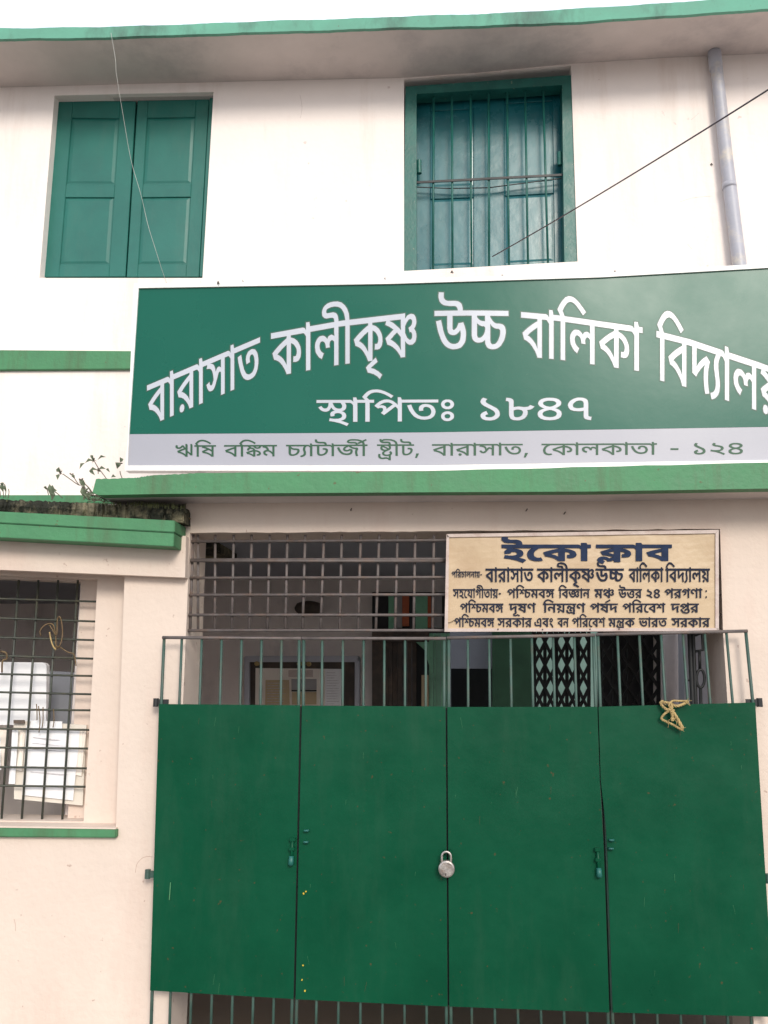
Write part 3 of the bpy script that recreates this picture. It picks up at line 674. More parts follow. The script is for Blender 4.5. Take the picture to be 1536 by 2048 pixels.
# slip latches
def latch(x0, y0, x1, y1, par):
    a, c = P(x0, y0, YG-.010), P(x1, y1, YG-.012)
    MB().tube([a, c], .0055, 8).build('latch_rod', M['gate'], par, smooth=True)
    d = (c-a).normalized()
    MB().tube([c-d*.028+Vector((0, -.002, 0)), c+Vector((0, -.005, 0)), c+d*.006], [.009, .0105, .004], 10).build('latch_handle', M['frame'], par, smooth=True)
    for t in (.06, .42):
        p = a+(c-a)*t; MB().box(p.x-.011, p.x+.011, p.y-.007, p.y+.012, p.z-.006, p.z+.006).build('latch_staple', M['gate'], par, bevel=.002)
latch(585.5, 1676, 582, 1728, leaves[0]); latch(1195, 1696, 1198.5, 1752, leaves[2])
for x, y, par in ((612, 1684, leaves[1]), (1223, 1680, leaves[3]), (1222, 1697, leaves[3]), (613, 1661, leaves[1])):
    p = P(x, y, YG-.008); MB().tube([p+Vector((-.007, .006, 0)), p+Vector((-.006, -.006, 0)), p+Vector((.006, -.006, 0)), p+Vector((.007, .006, 0))], .0042, 8).build('staple', M['frame'], par, smooth=True)
for x, y, r in ((607, 1787, .004), (612, 1783, .003), (606, 1931, .003), (604, 1960, .003), (610, 1982, .0035)):
    p = P(x, y, YG-.004); b = MB()
    b.v = [tuple(p+Vector((r*random.uniform(.6, 1.4)*math.cos(a), 0, r*random.uniform(.6, 1.2)*math.sin(a)))) for a in [k*.9 for k in range(7)]]
    b.v += [(x_, y_+.003, z_) for x_, y_, z_ in b.v]
    b.f = [tuple(range(7)), tuple(range(13, 6, -1))]+[(k, k+7, (k+1) % 7+7, (k+1) % 7) for k in range(7)]
    b.build('paint_fleck', M['yellow'], leaves[1])
# hasp rings through which the lock hangs
for x in (889, 901):
    p = P(x, 1704, YG-.004)
    MB().tube([p+Vector((0, .008, .006)), p+Vector((0, -.010, .006)), p+Vector((0, -.014, 0)), p+Vector((0, -.010, -.006)), p+Vector((0, .008, -.006))], .003, 8).build('hasp_eye', M['gate'], leaves[1 if x < 895 else 2], smooth=True)
# padlock
lk = thing('padlock', 'round steel padlock hanging on the middle seam of the green gate', 'padlock', P(893, 1737, YG-.025))
cc = P(893, 1737.5, YG-.030); b = MB(); nn = 28; R = .0300
prof = [(0, -.0115), (R*.80, -.0115), (R*.95, -.009), (R, -.004), (R, .006), (R*.93, .010), (R*.5, .012), (0, .012)]
for r, y in prof[1:-1]:
    for k in range(nn): b.v.append((cc.x+r*math.cos(2*math.pi*k/nn), cc.y+y, cc.z+r*math.sin(2*math.pi*k/nn)))
for j in range(len(prof)-3):
    for k in range(nn):
        A = j*nn; b.f.append((A+k, A+(k+1) % nn, A+nn+(k+1) % nn, A+nn+k))
b.f += [tuple(range(nn)), tuple((len(prof)-3)*nn+k for k in range(nn-1, -1, -1))]
b.build('lock_body', M['steel'], lk, smooth=False, bevel=0)
sh = [cc+Vector((-.0165, 0, .018)), cc+Vector((-.0165, 0, .036))]+[cc+Vector((-.0165*math.cos(a), 0, .042+.0165*math.sin(a))) for a in [k*math.pi/8 for k in range(9)]]+[cc+Vector((.0165, 0, .036)), cc+Vector((.0165, 0, .018))]
MB().tube(sh, .0042, 10).build('shackle', M['steel'], lk, smooth=True)
MB().box(cc.x-.0045, cc.x-.0015, cc.y-.0128, cc.y-.011, cc.z-.022, cc.z-.013).build('keyhole', M['brass'], lk)
MB().box(cc.x-.015, cc.x-.006, cc.y-.0122, cc.y-.011, cc.z-.0165, cc.z-.0145).build('stamped_mark', M['brass'], lk)
# rope on the gate
rp = thing('rope_knot', 'frayed straw rope knotted over the top edge of the right gate leaf', 'rope', P(1345, 1430, YG-.02))
RY = YG-.012
for pts, r in (([(1376, 1403, .01), (1365, 1409, -.01), (1352, 1412, -.014), (1338, 1406, -.008), (1322, 1405, -.004), (1326, 1413, -.01), (1334, 1419, -.016), (1341, 1418, -.02)], .0055),
               ([(1374, 1402, .006), (1357, 1402, -.008), (1345, 1402, -.014), (1338, 1410, -.018), (1342, 1417, -.02)], .0040),
               ([(1341, 1406, -.012), (1344, 1414, -.02), (1340, 1420, -.018), (1348, 1421, -.012)], .0055),
               ([(1341, 1420, -.016), (1330, 1427, -.012), (1323, 1437, -.008), (1332, 1443, -.008), (1347, 1450, -.010), (1362, 1459, -.012), (1365, 1457, -.014)], .0046),
               ([(1343, 1421, -.018), (1351, 1432, -.014), (1358, 1444, -.012), (1365, 1457, -.012)], .0072),
               ([(1342, 1422, -.016), (1345, 1432, -.014), (1344, 1440, -.014), (1349, 1436, -.012)], .0060),
               ([(1323, 1405, -.004), (1324, 1402, .008), (1328, 1404, .02)], .004)):
    nn_ = 14*len(pts); path = []
    P3 = [P(x, y, RY+dy) for x, y, dy in pts]
    for i in range(len(P3)-1):
        p0, p1, p2, p3 = P3[max(i-1, 0)], P3[i], P3[i+1], P3[min(i+2, len(P3)-1)]
        for k in range(14):
            t = k/14; path.append(.5*((2*p1)+(p2-p0)*t+(2*p0-5*p1+4*p2-p3)*t*t+(3*p1-p0-3*p2+p3)*t**3))
    path.append(P3[-1]); run = 0; hel = [[], [], []]
    for i, p in enumerate(path):
        t_ = (path[min(i+1, len(path)-1)]-path[max(i-1, 0)]).normalized(); a_ = t_.cross(Vector((0, 1, 0))).normalized(); b_ = t_.cross(a_)
        if i: run += (p-path[i-1]).length
        for h_ in range(3):
            an = run/(r*5.5)*6.28+h_*2.094; hel[h_].append(p+(a_*math.cos(an)+b_*math.sin(an))*r*.5)
    for h_ in range(3): MB().tube(hel[h_], r*.52, 6).build('strand', M['rope'], rp, smooth=True)

# loose fibres
for k in range(26):
    a0 = random.choice([(1374, 1403), (1326, 1405), (1344, 1415), (1364, 1458), (1350, 1440), (1335, 1444), (1342, 1421)])
    an = random.uniform(0, 6.28); L_ = random.uniform(4, 11)
    tpx([(a0[0], a0[1], 0), (a0[0]+L_*.5*math.cos(an)+random.uniform(-2, 2), a0[1]+L_*.5*math.sin(an), -.006), (a0[0]+L_*math.cos(an), a0[1]+L_*math.sin(an)+1.5, -.004)], RY-.012, .0008, M['rope'], rp, 'fibre')

# ================================================================== SIGNBOARD
YS = -.10
sign = thing('school_signboard', 'long green signboard with silver arched Bengali lettering above the canopy', 'signboard', P(900, 938, YS))
QG = [(258, 868), (850, 864.5), (1536, 853.5), (1660, 851)]
topg = [(277, 576), (500, 572), (780, 567.5), (1200, 554.5), (1536, 535.5), (1660, 527)]
sheet(QG+topg[::-1], [], YS, .012).build('green_panel', M['sign_green'], sign)
sheet([(255, 931), (850, 930), (1536, 920), (1660, 917)]+[(x, y+.4) for x, y in QG[::-1]], [], YS, .012).build('white_strip', M['sign_white'], sign)
def fr(q, nm='frame'):
    sheet(q, [], YS-.008, .05).build(nm, M['alu'], sign, bevel=0)
fr([(277, 576), (500, 572), (780, 567.5), (1200, 554.5), (1536, 535.5), (1672, 526), (1672, 518), (1536, 527), (1200, 546), (780, 559), (500, 563), (268, 567)])
fr([(250, 941), (850, 941.5), (1536, 930), (1672, 927), (1672, 917.5), (1536, 920), (850, 930.5), (255, 931)])
fr([(250, 941), (255, 931), (258, 868), (277, 576), (268, 567), (262, 700), (256, 868)])
fr([(1660, 917.5), (1672, 917.5), (1672, 526), (1660, 526.5)])
for k, (x, y) in enumerate(((402, 566), (486, 563.5), (770, 559.5), (1005, 553), (1230, 545))):
    p = P(x, y-1, YS-.005); MB().tube([p, p+Vector((0, 0, .006))], .004, 8).build('screw', M['steel'], sign)
for x in (420, 760, 1120, 1460):
    a = P(x, 560, YS+.055); bq = Vector((a.x, a.y, P(x, 946, -.2).z-.005))
    MB().box(a.x-.014, a.x+.014, a.y-.012, a.y+.012, bq.z, a.z-.05).build('support_post', M['gate_bar'], sign)
    MB().tube([Vector((a.x, a.y, a.z-.12)), Vector((a.x+.02, YU+.01, a.z-.30))], .009, 8).build('stay_rod', M['gate_bar'], sign)
# lettering
# outlines of the Bengali letters: advance, then for each contour the number of points and their steps
KRI, KRI_SHIFT = 59, -20
GLYPHS = {
12: [133,37,91,156,0,5,-2,5,-2,3,-3,3,-4,2,-19,0,-9,1,-14,2,-5,2,-5,3,-4,3,-6,8,-1,5,-2,5,-1,5,0,11,1,2,0,7,20,-1,0,-18,2,-6,2,-2,2,-3,4,-2,6,-2,30,0,6,-1,5,-1,4,-2,6,-4,3,-3,2,-4,2,-5,1,-5,1,-6,0,-7,79,134,156,0,-20,-64,0,0,-50,2,-4,1,-1,4,0,2,1,7,7,2,3,2,5,2,4,2,6,19,3,6,-16,4,-16,1,-8,0,-9,-1,-11,-1,-10,-3,-9,-10,-14,-6,-5,-8,-3,-8,-2,-10,-1,-8,0,-8,2,-8,3,-7,4,-7,6,-6,7,-6,9,-5,12,-5,13,-5,15,-4,18,-4,20,20,5,5,-22,4,-19,5,-15,5,-12,6,-10,6,-7,6,-5,7,-3,9,-1,7,1,7,3,5,5,4,7,2,9,1,11,0,6,-1,6,-2,10,-2,5,-1,5,13,4,-4,-9,-4,-7,-4,-6,-4,-5,-4,-4,-4,-3,-5,-2,-4,-1,-8,0,-9,3,-3,2,-2,2,-2,3,-1,3,-2,8,-1,5,0,49,-51,0,0,20],
20: [153,26,155,156,0,-20,-60,0,0,-14,1,-5,0,-117,-21,0,-5,10,-5,9,-12,16,-7,7,-7,6,-8,5,-9,4,-9,3,-8,23,11,9,12,9,12,8,13,8,13,7,12,6,-3,-11,0,17,-77,0,0,20,20,75,113,4,-5,-5,-3,-6,-3,-5,-3,-6,-3,-6,-4,-5,-4,-12,-8,-5,-5,7,-2,12,-8,6,-5,5,-5,5,-6,5,-7,5,-8,4,-9,-2,-4,-1,4,34,145,70,0,-5,-2,-10,-2,-5,-3,-4,-3,-3,-4,-3,-12,-2,-2,0,-2,1,-8,0,1,20,4,0,1,-1,5,1,3,1,1,3,2,3,0,3,1,3,-1,9,-3,7,-5,7,-6,6,-8,5,-9,3,0,20,18,-6,8,-5,8,-6,6,-7,5,-8,4,-8,2,-9],
35: [131,74,76,12,-12,1,-10,3,-10,6,-8,7,-8,11,-7,14,-6,17,-6,20,-5,24,20,5,4,-19,4,-17,5,-14,4,-12,6,-9,5,-8,7,-5,7,-3,8,-1,5,1,8,2,3,2,3,3,4,6,2,4,1,4,1,5,0,5,1,5,-1,7,-2,12,-2,4,-2,5,-5,5,-4,2,-6,0,-2,-1,-4,-4,-1,-3,-1,-5,0,-2,1,-2,0,-4,1,-2,0,-3,-19,-3,-1,3,-1,4,-1,3,0,3,-1,4,0,3,2,12,6,8,3,3,5,3,4,1,10,2,8,-1,8,-3,7,-3,10,-12,4,-8,2,-8,2,-10,1,-11,-1,-10,-4,-18,-4,-8,-5,-7,-6,-6,-8,-4,-9,-2,4,132,156,0,-20,-134,0,0,20],
37: [112,51,114,156,0,-20,-79,0,0,-74,-6,6,10,12,5,7,6,6,14,12,7,5,8,5,7,5,17,-15,-4,-12,-1,-6,-2,-5,-2,-12,0,-6,-1,-7,0,-14,1,-7,2,-16,2,-8,2,-9,-20,-5,-3,10,-2,9,-3,27,0,16,1,7,0,6,1,6,2,5,1,5,2,5,2,4,1,4,10,0,-7,-5,-7,-6,-7,-5,-7,-7,-7,-6,-6,-7,-7,-7,-6,-8,-5,-8,-19,9,0,84,-16,0,0,20],
42: [113,25,114,156,0,-20,-18,0,0,-136,-21,0,-4,10,-5,9,-6,8,-7,8,-7,7,-7,6,-8,5,-9,4,-9,3,-8,23,11,9,12,9,12,8,13,8,13,7,13,6,-4,-10,0,16,-77,0,0,20,18,75,115,5,-6,-8,-4,-8,-5,-10,-6,-9,-6,-8,-6,-8,-7,7,-2,12,-8,6,-5,12,-12,4,-7,5,-8,4,-9,-3,-3,0,14,-1,5],
46: [113,25,114,156,0,-20,-18,0,0,-136,-21,0,-4,10,-5,9,-6,8,-7,8,-7,7,-7,6,-8,5,-9,4,-9,3,-8,23,11,9,12,9,12,8,13,8,13,7,13,6,-4,-10,0,16,-77,0,0,20,18,75,115,5,-6,-8,-4,-8,-5,-10,-6,-9,-6,-8,-6,-8,-7,7,-2,12,-8,6,-5,12,-12,4,-7,5,-8,4,-9,-3,-3,0,14,-1,5,22,32,-2,-4,1,-3,1,-3,2,-2,3,-1,4,0,8,1,3,2,3,3,3,3,1,4,1,4,-1,3,-1,3,-3,1,-3,2,-3,0,-8,-2,-4,-1,-3,-3,-2,-3,-1],
47: [139,83,140,156,0,-20,-18,0,0,-136,-21,0,0,87,4,-9,-2,4,-2,3,-6,6,-3,1,-4,1,-1,-1,-3,-1,-1,-1,-2,-1,-1,-2,-1,-3,-1,-4,0,-6,1,-2,0,-4,-18,0,-2,10,-1,4,-2,4,-2,3,-6,4,-6,2,-3,-1,-2,0,-2,-1,-2,-2,-1,-2,-2,-2,0,-3,-1,-2,0,-3,1,-7,2,-6,4,-6,5,-4,4,-3,5,-3,-10,-19,-6,4,-6,3,-5,5,-8,10,-4,6,-2,6,-1,7,-1,8,1,7,1,6,6,10,4,4,4,3,5,3,6,1,12,0,6,-2,5,-3,5,-4,4,-4,4,-6,-3,-1,1,6,2,5,3,3,4,2,8,2,4,0,3,-1,4,-2,3,-2,6,-6,-3,-2,0,14,-1,3,0,20,-103,0,0,20],
50: [127,61,128,156,0,-20,-18,0,0,-136,-21,0,0,90,4,-11,-2,4,-2,3,-4,4,-2,1,-2,0,-3,-1,-4,-4,-1,-3,-2,-4,-2,-6,-7,-14,-3,-7,-3,-6,-3,-5,-3,-4,-4,-3,-3,-2,-5,-1,-8,0,-4,1,-3,1,-3,2,-3,3,-3,4,-3,5,-6,14,17,7,2,-6,1,-4,2,-3,2,-2,2,-1,4,0,1,1,2,1,2,2,1,3,2,4,3,4,2,6,3,7,5,8,3,8,3,7,3,4,6,4,7,0,3,-1,6,-4,6,-6,-4,0,0,36,-91,0,0,20,24,47,66,-1,11,-2,9,-1,7,-2,6,-2,5,-6,8,-4,3,-4,2,-5,2,-6,1,-7,2,5,21,8,-6,6,-1,7,-2,5,-2,4,-2,4,-3,6,-8,4,-10,1,-6,2,-7,0,-8],
54: [54,21,55,156,0,-20,-17,0,0,-136,-21,0,0,122,-3,5,-3,3,-2,3,-3,2,-3,1,-4,0,-1,20,4,0,6,-2,2,-1,3,-3,4,-6,0,28,16,0,4,-16],
55: [54,54,55,156,0,-20,-17,0,0,-136,-21,0,0,136,-19,0,0,20,17,0,-2,2,-4,8,-2,3,-3,4,-2,4,6,10,6,9,6,8,6,7,7,6,6,6,8,3,7,3,14,0,6,-1,5,-2,6,-2,5,-3,12,-8,6,-5,6,-6,7,-6,15,-15,-14,-13,-9,9,-7,8,-7,6,-6,6,-6,5,-12,6,-5,1,-6,1,-5,-1,-5,-2,-4,-2,-5,-4,-4,-4,-8,-10,-3,-6,-4,-7,1,-2,2,-3,2,-4,1,-3,4,-6],
56: [54,70,55,136,-17,0,0,-136,-21,0,0,136,-19,0,0,20,19,0,-4,18,-3,8,-8,12,-5,5,-6,4,-6,3,-14,4,-8,1,-15,0,-6,-1,-10,-2,-3,-1,-3,-2,-2,-2,-1,-3,0,-5,1,-2,1,-1,3,-1,28,0,5,-1,5,-2,4,-1,6,-6,2,-3,2,-4,1,-4,2,-10,0,-6,-20,0,0,4,-1,3,0,3,-1,2,0,2,-2,1,-2,2,-2,1,-4,0,-3,1,-23,0,-8,2,-3,1,-3,2,-5,5,-2,3,-1,4,0,3,-1,4,2,8,4,8,8,7,10,5,13,3,17,1,23,-2,19,-6,16,-11,12,-14,8,-18,3,-22,18,0],
59: [0,37,-69,-21,5,3,4,4,5,3,6,3,5,4,6,3,5,4,6,3,6,4,9,-16,-4,-2,-5,-3,-4,-2,-10,-6,-4,-2,-8,-6,-4,-2,1,4,7,-1,7,-2,8,-2,6,-3,7,-4,7,-3,6,-5,6,-4,6,-5,-11,-14,-12,10,-6,3,-7,4,-6,3,-7,2,-6,2,-7,2,-8,2],
70: [118,29,120,156,0,-20,-18,0,0,-136,-21,0,-5,8,-6,8,-6,7,-7,7,-8,5,-8,6,-16,8,-9,3,-9,22,4,3,4,4,4,3,5,3,12,9,5,3,4,2,-12,8,-7,4,-6,4,-14,6,7,18,4,-5,-19,0,0,20,32,81,136,-61,0,1,2,5,-2,6,-3,5,-3,4,-3,5,-3,10,-8,4,-3,4,-4,2,-18,-4,-2,-4,-3,-4,-2,-4,-3,-5,-3,-3,-3,-8,-6,-3,-3,0,2,6,-2,6,-4,7,-4,7,-5,6,-5,7,-7,6,-7,5,-7,4,-9,-3,2,-1,4,22,31,-3,-3,1,-4,1,-2,2,-2,3,-2,8,1,4,1,3,2,4,2,2,4,1,3,1,4,-1,3,-1,3,-2,2,-4,1,-3,0,-8,-1,-4,-2,-3,-3,-2,-3,-1],
202: [51,51,53,156,0,-20,-18,0,14,4,-4,-5,-3,-5,-2,-4,-2,-5,-2,-4,-2,-8,0,-15,2,-12,1,-7,1,-6,2,-7,1,-6,1,-7,0,-13,-2,-12,-1,-5,-3,-5,-2,-5,-8,-8,-5,-4,-6,-4,-7,-3,-8,-3,-6,19,7,3,6,2,7,7,3,4,2,4,2,10,0,12,-1,7,-1,6,-2,7,-2,12,-2,7,0,6,-1,6,1,5,0,5,2,10,4,8,2,5,4,8,0,-4,-27,0,0,20],
311: [160,66,97,156,0,-20,-62,0,0,-76,1,-4,1,-3,1,-2,3,-1,6,0,3,1,6,4,6,8,2,4,1,3,2,4,0,4,1,4,0,7,-2,4,-4,2,-7,0,-6,2,-2,1,-3,1,-2,2,-2,1,-4,4,-1,3,-2,2,-1,2,2,20,2,-4,2,-3,5,-5,6,-4,4,-1,3,-1,7,0,3,-1,3,0,9,-3,2,-2,2,-3,1,-3,2,-8,0,-17,-2,-8,-2,-4,-2,-6,-2,-3,-1,-3,-3,-6,-10,-10,-6,-4,-7,-2,-8,-1,-5,0,-8,2,-6,4,-2,2,-4,6,-2,8,-1,6,0,77,-16,0,0,20,77,161,156,0,-20,-73,0,0,-97,1,-3,0,-3,1,-2,2,-3,2,-2,2,-1,3,0,5,1,4,1,3,3,4,3,2,4,3,4,2,6,2,5,2,6,1,5,1,6,0,9,-1,3,-4,4,-2,1,-8,0,-8,2,-9,6,-2,3,-4,4,-1,3,-2,2,-1,3,1,24,3,-6,3,-4,3,-5,7,-7,3,-2,4,-2,5,-1,10,0,5,-1,4,-1,3,-1,6,-4,4,-6,1,-4,1,-3,1,-5,0,-11,-1,-6,-1,-7,-4,-14,-3,-6,-10,-16,-7,-6,-7,-5,-9,-3,-9,-1,-5,0,-5,1,-8,2,-3,2,-3,3,-2,3,-4,8,-1,5,0,5,-1,7,0,26,5,20,-5,6,0,42,-17,0,0,20],
425: [168,44,103,156,0,-90,-1,1,1,-4,0,-63,-21,0,-5,9,-7,8,-6,7,-8,7,-8,6,-8,5,-8,4,-16,6,-9,22,6,5,7,5,16,12,8,5,7,4,7,2,7,-15,-6,-3,-12,-8,-5,-5,-6,-4,-5,-4,6,-2,6,-4,6,-3,7,-5,12,-10,6,-6,5,-7,4,-7,0,9,-1,3,0,46,1,11,0,11,-1,4,0,28,-84,0,0,20,15,12,140,12,-3,7,-4,7,-3,8,-4,14,-10,16,-12,16,-16,-6,-20,-6,7,-12,12,-6,5,-14,10,-21,12,-21,9,36,132,152,7,-1,7,-2,5,-5,4,-6,2,-6,1,-8,0,-4,-1,-5,-4,-10,-3,-4,-10,-8,-6,-4,-8,-3,-6,17,5,2,5,3,6,6,1,4,1,5,0,3,-1,3,-2,2,-4,2,-3,1,-5,-1,-5,-3,-5,-5,-5,-6,-4,-7,-5,-8,-4,24,6,7,11,11,6,3,7,2,42,124,42,-7,3,-6,4,-5,5,-5,7,-3,7,-7,12,8,20,2,-8,3,-8,3,-6,6,-10,8,-6,3,-2,7,0,3,2,2,2,1,2,1,3,0,8,-1,4,-2,3,-3,3,-4,3,-4,4,16,10,4,-3,6,-6,2,-3,3,-4,1,-4,2,-4,0,-4,1,-6,-1,-4,-1,-5,-1,-4,-2,-4,-3,-4,-4,-3,-4,-2,-5,-2],
1007: [88,22,15,97,1,7,3,7,4,6,6,4,7,3,16,0,7,-3,5,-4,5,-6,3,-7,1,-7,-1,-8,-3,-7,-5,-6,-5,-4,-7,-3,-16,0,-7,3,-6,4,-4,6,-3,7,16,30,97,1,-6,3,-4,5,-3,5,-1,5,1,4,3,3,4,1,6,-1,5,-3,4,-4,3,-5,1,-5,-1,-5,-3,-3,-4,24,15,28,1,8,3,7,4,5,6,4,7,3,8,1,8,-1,7,-3,5,-4,5,-5,3,-7,1,-8,-1,-8,-3,-7,-5,-5,-5,-4,-7,-3,-8,-1,-8,1,-7,2,-6,5,-4,5,-3,7,15,30,28,1,-5,3,-5,5,-3,10,0,4,3,3,5,1,5,-1,5,-3,5,-4,2,-5,1,-5,-1,-5,-2,-3,-5],
1014: [175,16,110,138,5,-14,0,-124,-19,0,-6,10,-9,9,-10,8,-12,7,-13,6,-14,3,-8,20,17,9,18,9,19,8,18,6,0,43,14,96,78,-8,-3,-9,-3,-8,-4,-9,-4,-16,-8,9,-3,9,-4,10,-5,9,-6,8,-7,6,-7,0,3,-1,4,10,82,90,-2,4,-6,8,-3,5,-8,6,14,12,5,-6,5,-8,6,-8,4,-8,27,37,86,-11,1,-9,5,-6,7,-1,10,0,5,2,8,2,4,17,-5,-2,-4,0,-3,-1,-3,1,-4,2,-3,3,-2,8,0,4,1,8,6,5,6,4,7,14,3,1,-10,-5,-9,-6,-7,-6,-5,-7,-5,-8,-3,18,152,138,5,-14,0,-109,-18,0,-10,14,-6,6,-12,10,-7,5,4,15,7,-4,6,-4,6,-5,6,-6,5,-6,4,-6,-2,-1,-1,4,0,101],
1020: [164,20,166,124,0,-16,-65,0,0,-108,-18,0,-7,11,-10,10,-11,9,-12,8,-14,5,-14,3,-9,21,20,10,19,10,21,8,21,7,-4,-7,0,13,-85,0,0,16,13,83,90,4,-6,-10,-3,-30,-12,-18,-10,10,-3,11,-4,11,-6,10,-8,8,-9,7,-9,-2,-1,-1,5,26,156,56,-1,-6,-2,-7,-4,-5,-5,-4,-7,-3,-9,-1,-7,0,-3,1,-3,0,1,16,7,0,7,1,5,2,2,4,0,5,-2,8,-8,8,-12,6,-17,4,1,17,15,-3,13,-5,12,-7,9,-9,6,-10],
1025: [115,64,117,124,0,-16,-80,0,0,-6,-1,-14,0,-7,1,-4,0,-42,1,-5,1,-3,1,-2,4,-3,6,-1,8,1,6,2,6,4,6,5,8,12,2,6,1,7,-1,5,-3,3,-4,1,-5,1,-9,0,-6,1,-5,2,-6,2,-8,6,-3,4,-3,3,2,20,4,-7,5,-5,5,-4,6,-3,8,-2,12,0,8,-1,10,-2,3,-3,4,-3,2,-4,2,-5,0,-6,-1,-12,-4,-11,-6,-10,-8,-9,-8,-6,-9,-4,-9,-3,-11,-1,-7,0,-7,2,-5,2,-4,3,-3,5,-2,5,-2,7,-1,11,0,68,-20,0,0,16],
1027: [188,71,82,11,-12,1,-11,3,-11,5,-11,8,-9,11,-9,14,-7,17,-7,21,18,5,7,-22,8,-18,9,-12,10,-9,12,-5,13,-2,13,2,9,4,6,8,1,10,0,6,-1,5,-2,4,-1,3,13,0,-6,-6,-6,-4,-6,-5,-7,-3,-7,-1,-8,-1,-8,1,-7,2,-5,3,-4,6,-3,6,-1,8,2,8,4,9,8,8,12,7,-80,0,0,16,192,0,0,-16,-72,0,-4,1,-4,0,-14,-7,-10,-6,-8,-5,-4,-6,-3,-4,-1,-5,1,-5,2,-3,4,-1,3,-1,7,1,6,2,5,4,7,5,21,-6,2,-10,1,-6,0,-6,-1,-10,-3,-9,-6,-8,-9,-7,-12,-4,30,165,41,1,-10,1,-9,2,-9,3,-11,-18,-4,-3,12,-4,22,0,21,2,8,1,8,3,6,-14,2,-12,3,-10,5,-8,6,-7,7,-5,9,18,3,8,-10,12,-6,9,-2,10,-1,3,0,3,1,5,0,9,-16,-4,-8,-3,-8,-1,-9],
1030: [115,52,117,124,0,-16,-80,0,0,-73,1,-5,1,-3,1,-2,4,-3,6,-1,7,1,7,2,6,4,6,5,5,6,3,6,2,7,1,6,-1,5,-2,4,-4,2,-6,1,-5,0,-2,-1,-3,0,-2,16,8,2,9,0,7,-1,7,-2,5,-4,4,-5,3,-7,0,-8,-1,-11,-4,-11,-6,-10,-8,-9,-8,-6,-9,-4,-9,-3,-11,-1,-7,0,-7,2,-5,2,-4,3,-3,5,-2,5,-2,7,-1,11,0,68,-20,0,0,16,32,78,124,-1,7,-3,4,-4,3,-7,1,-30,0,-9,2,-7,3,-6,3,-5,5,-3,6,-1,6,-1,8,0,5,1,2,0,3,17,-1,0,-11,1,-4,1,-3,5,-5,4,-1,6,-1,8,-1,26,0,7,-1,6,-3,5,-3,3,-4,2,-5,2,-7,0,-8],
1035: [143,54,83,9,-17,2,-15,6,-14,10,-12,16,-11,21,-9,27,18,5,7,-22,8,-17,9,-14,10,-9,11,-6,13,-2,9,1,7,1,10,6,3,5,4,10,0,6,-1,8,-2,6,-3,6,-5,4,-6,3,-6,1,-7,-1,-4,-3,-2,-3,-1,-5,0,-4,1,-3,0,-2,-18,-3,-1,4,-1,3,0,8,1,7,3,7,5,4,6,4,8,2,8,1,13,-2,10,-4,9,-7,6,-9,4,-11,2,-12,-2,-12,-4,-11,-7,-9,-9,-7,-13,-4,4,145,124,0,-16,-147,0,0,16],
1040: [146,72,148,124,0,-16,-21,0,0,-108,-18,0,0,79,4,-12,-8,10,-7,9,-6,7,-7,6,-6,5,-6,3,-6,2,-7,0,-8,-1,-7,-2,-6,-3,-6,-5,-5,-5,-5,-6,-1,1,3,2,4,1,3,1,5,1,9,-2,7,-4,4,-7,1,-8,0,-7,-1,-1,-4,1,5,5,2,3,3,2,2,3,3,2,25,23,11,-12,-57,-54,-14,13,17,16,-7,-9,-7,-5,3,4,4,8,0,8,-2,4,-4,2,-11,0,-3,-2,-3,-1,-16,15,8,10,9,9,8,7,9,5,10,4,11,1,10,-1,9,-3,9,-5,8,-7,9,-9,9,-10,-3,-1,0,5,-1,5,0,38,13,0,5,-14],
1042: [121,20,123,124,0,-16,-21,0,0,-108,-18,0,-7,11,-10,10,-11,9,-13,7,-14,6,-14,3,-9,21,20,11,20,9,21,9,22,7,-5,-8,0,13,-86,0,0,16,14,84,91,4,-5,-30,-12,-15,-7,-14,-8,10,-3,11,-4,11,-6,11,-7,8,-9,7,-10,-2,-1,0,5,-1,4],
1044: [126,44,128,124,0,-16,-21,0,0,-108,-18,0,0,27,3,-11,-7,10,-7,9,-7,8,-7,6,-8,4,-9,1,-6,-1,-5,-2,-4,-5,-1,-6,1,-5,4,-5,5,-4,8,-3,-6,-17,-10,4,-8,5,-6,6,-4,6,-2,7,-1,7,1,9,4,7,5,6,7,4,7,3,8,0,11,-1,9,-3,9,-4,7,-6,7,-8,6,-8,-4,-2,0,70,-91,0,0,16,17,61,64,0,-5,-18,5,-2,10,-2,8,-5,6,-6,4,-9,3,-12,2,3,16,10,-3,18,-4,7,-4,6,-5,4,-6,3,-8,2,-8],
1046: [121,20,123,124,0,-16,-21,0,0,-108,-18,0,-7,11,-10,10,-11,9,-13,7,-14,6,-14,3,-9,21,20,11,20,9,21,9,22,7,-5,-8,0,13,-86,0,0,16,14,84,91,4,-5,-30,-12,-15,-7,-14,-8,10,-3,11,-4,11,-6,11,-7,8,-9,7,-10,-2,-1,0,5,-1,4,15,36,-2,-5,1,-4,3,-3,4,0,10,3,4,4,3,5,1,5,-1,4,-3,3,-4,1,-5,-1,-5,-3,-4,-4,-3],
1047: [149,63,151,124,0,-16,-21,0,0,-108,-18,0,0,66,2,-7,-4,6,-5,4,-5,3,-5,1,-3,0,-6,-2,-2,-3,-1,-4,-1,-5,0,-4,1,-3,-16,-1,-1,7,-3,6,-4,5,-5,4,-5,2,-6,1,-8,-2,-3,-3,-3,-2,-1,-4,0,-4,1,-7,4,-6,7,-4,9,-4,-6,-17,-18,8,-7,6,-5,7,-4,9,-1,9,1,9,4,7,5,6,7,4,8,3,9,1,10,-1,8,-3,8,-5,7,-7,-3,0,3,6,5,4,5,3,6,1,7,-1,6,-2,5,-4,6,-4,-3,-3,0,32,-114,0,0,16],
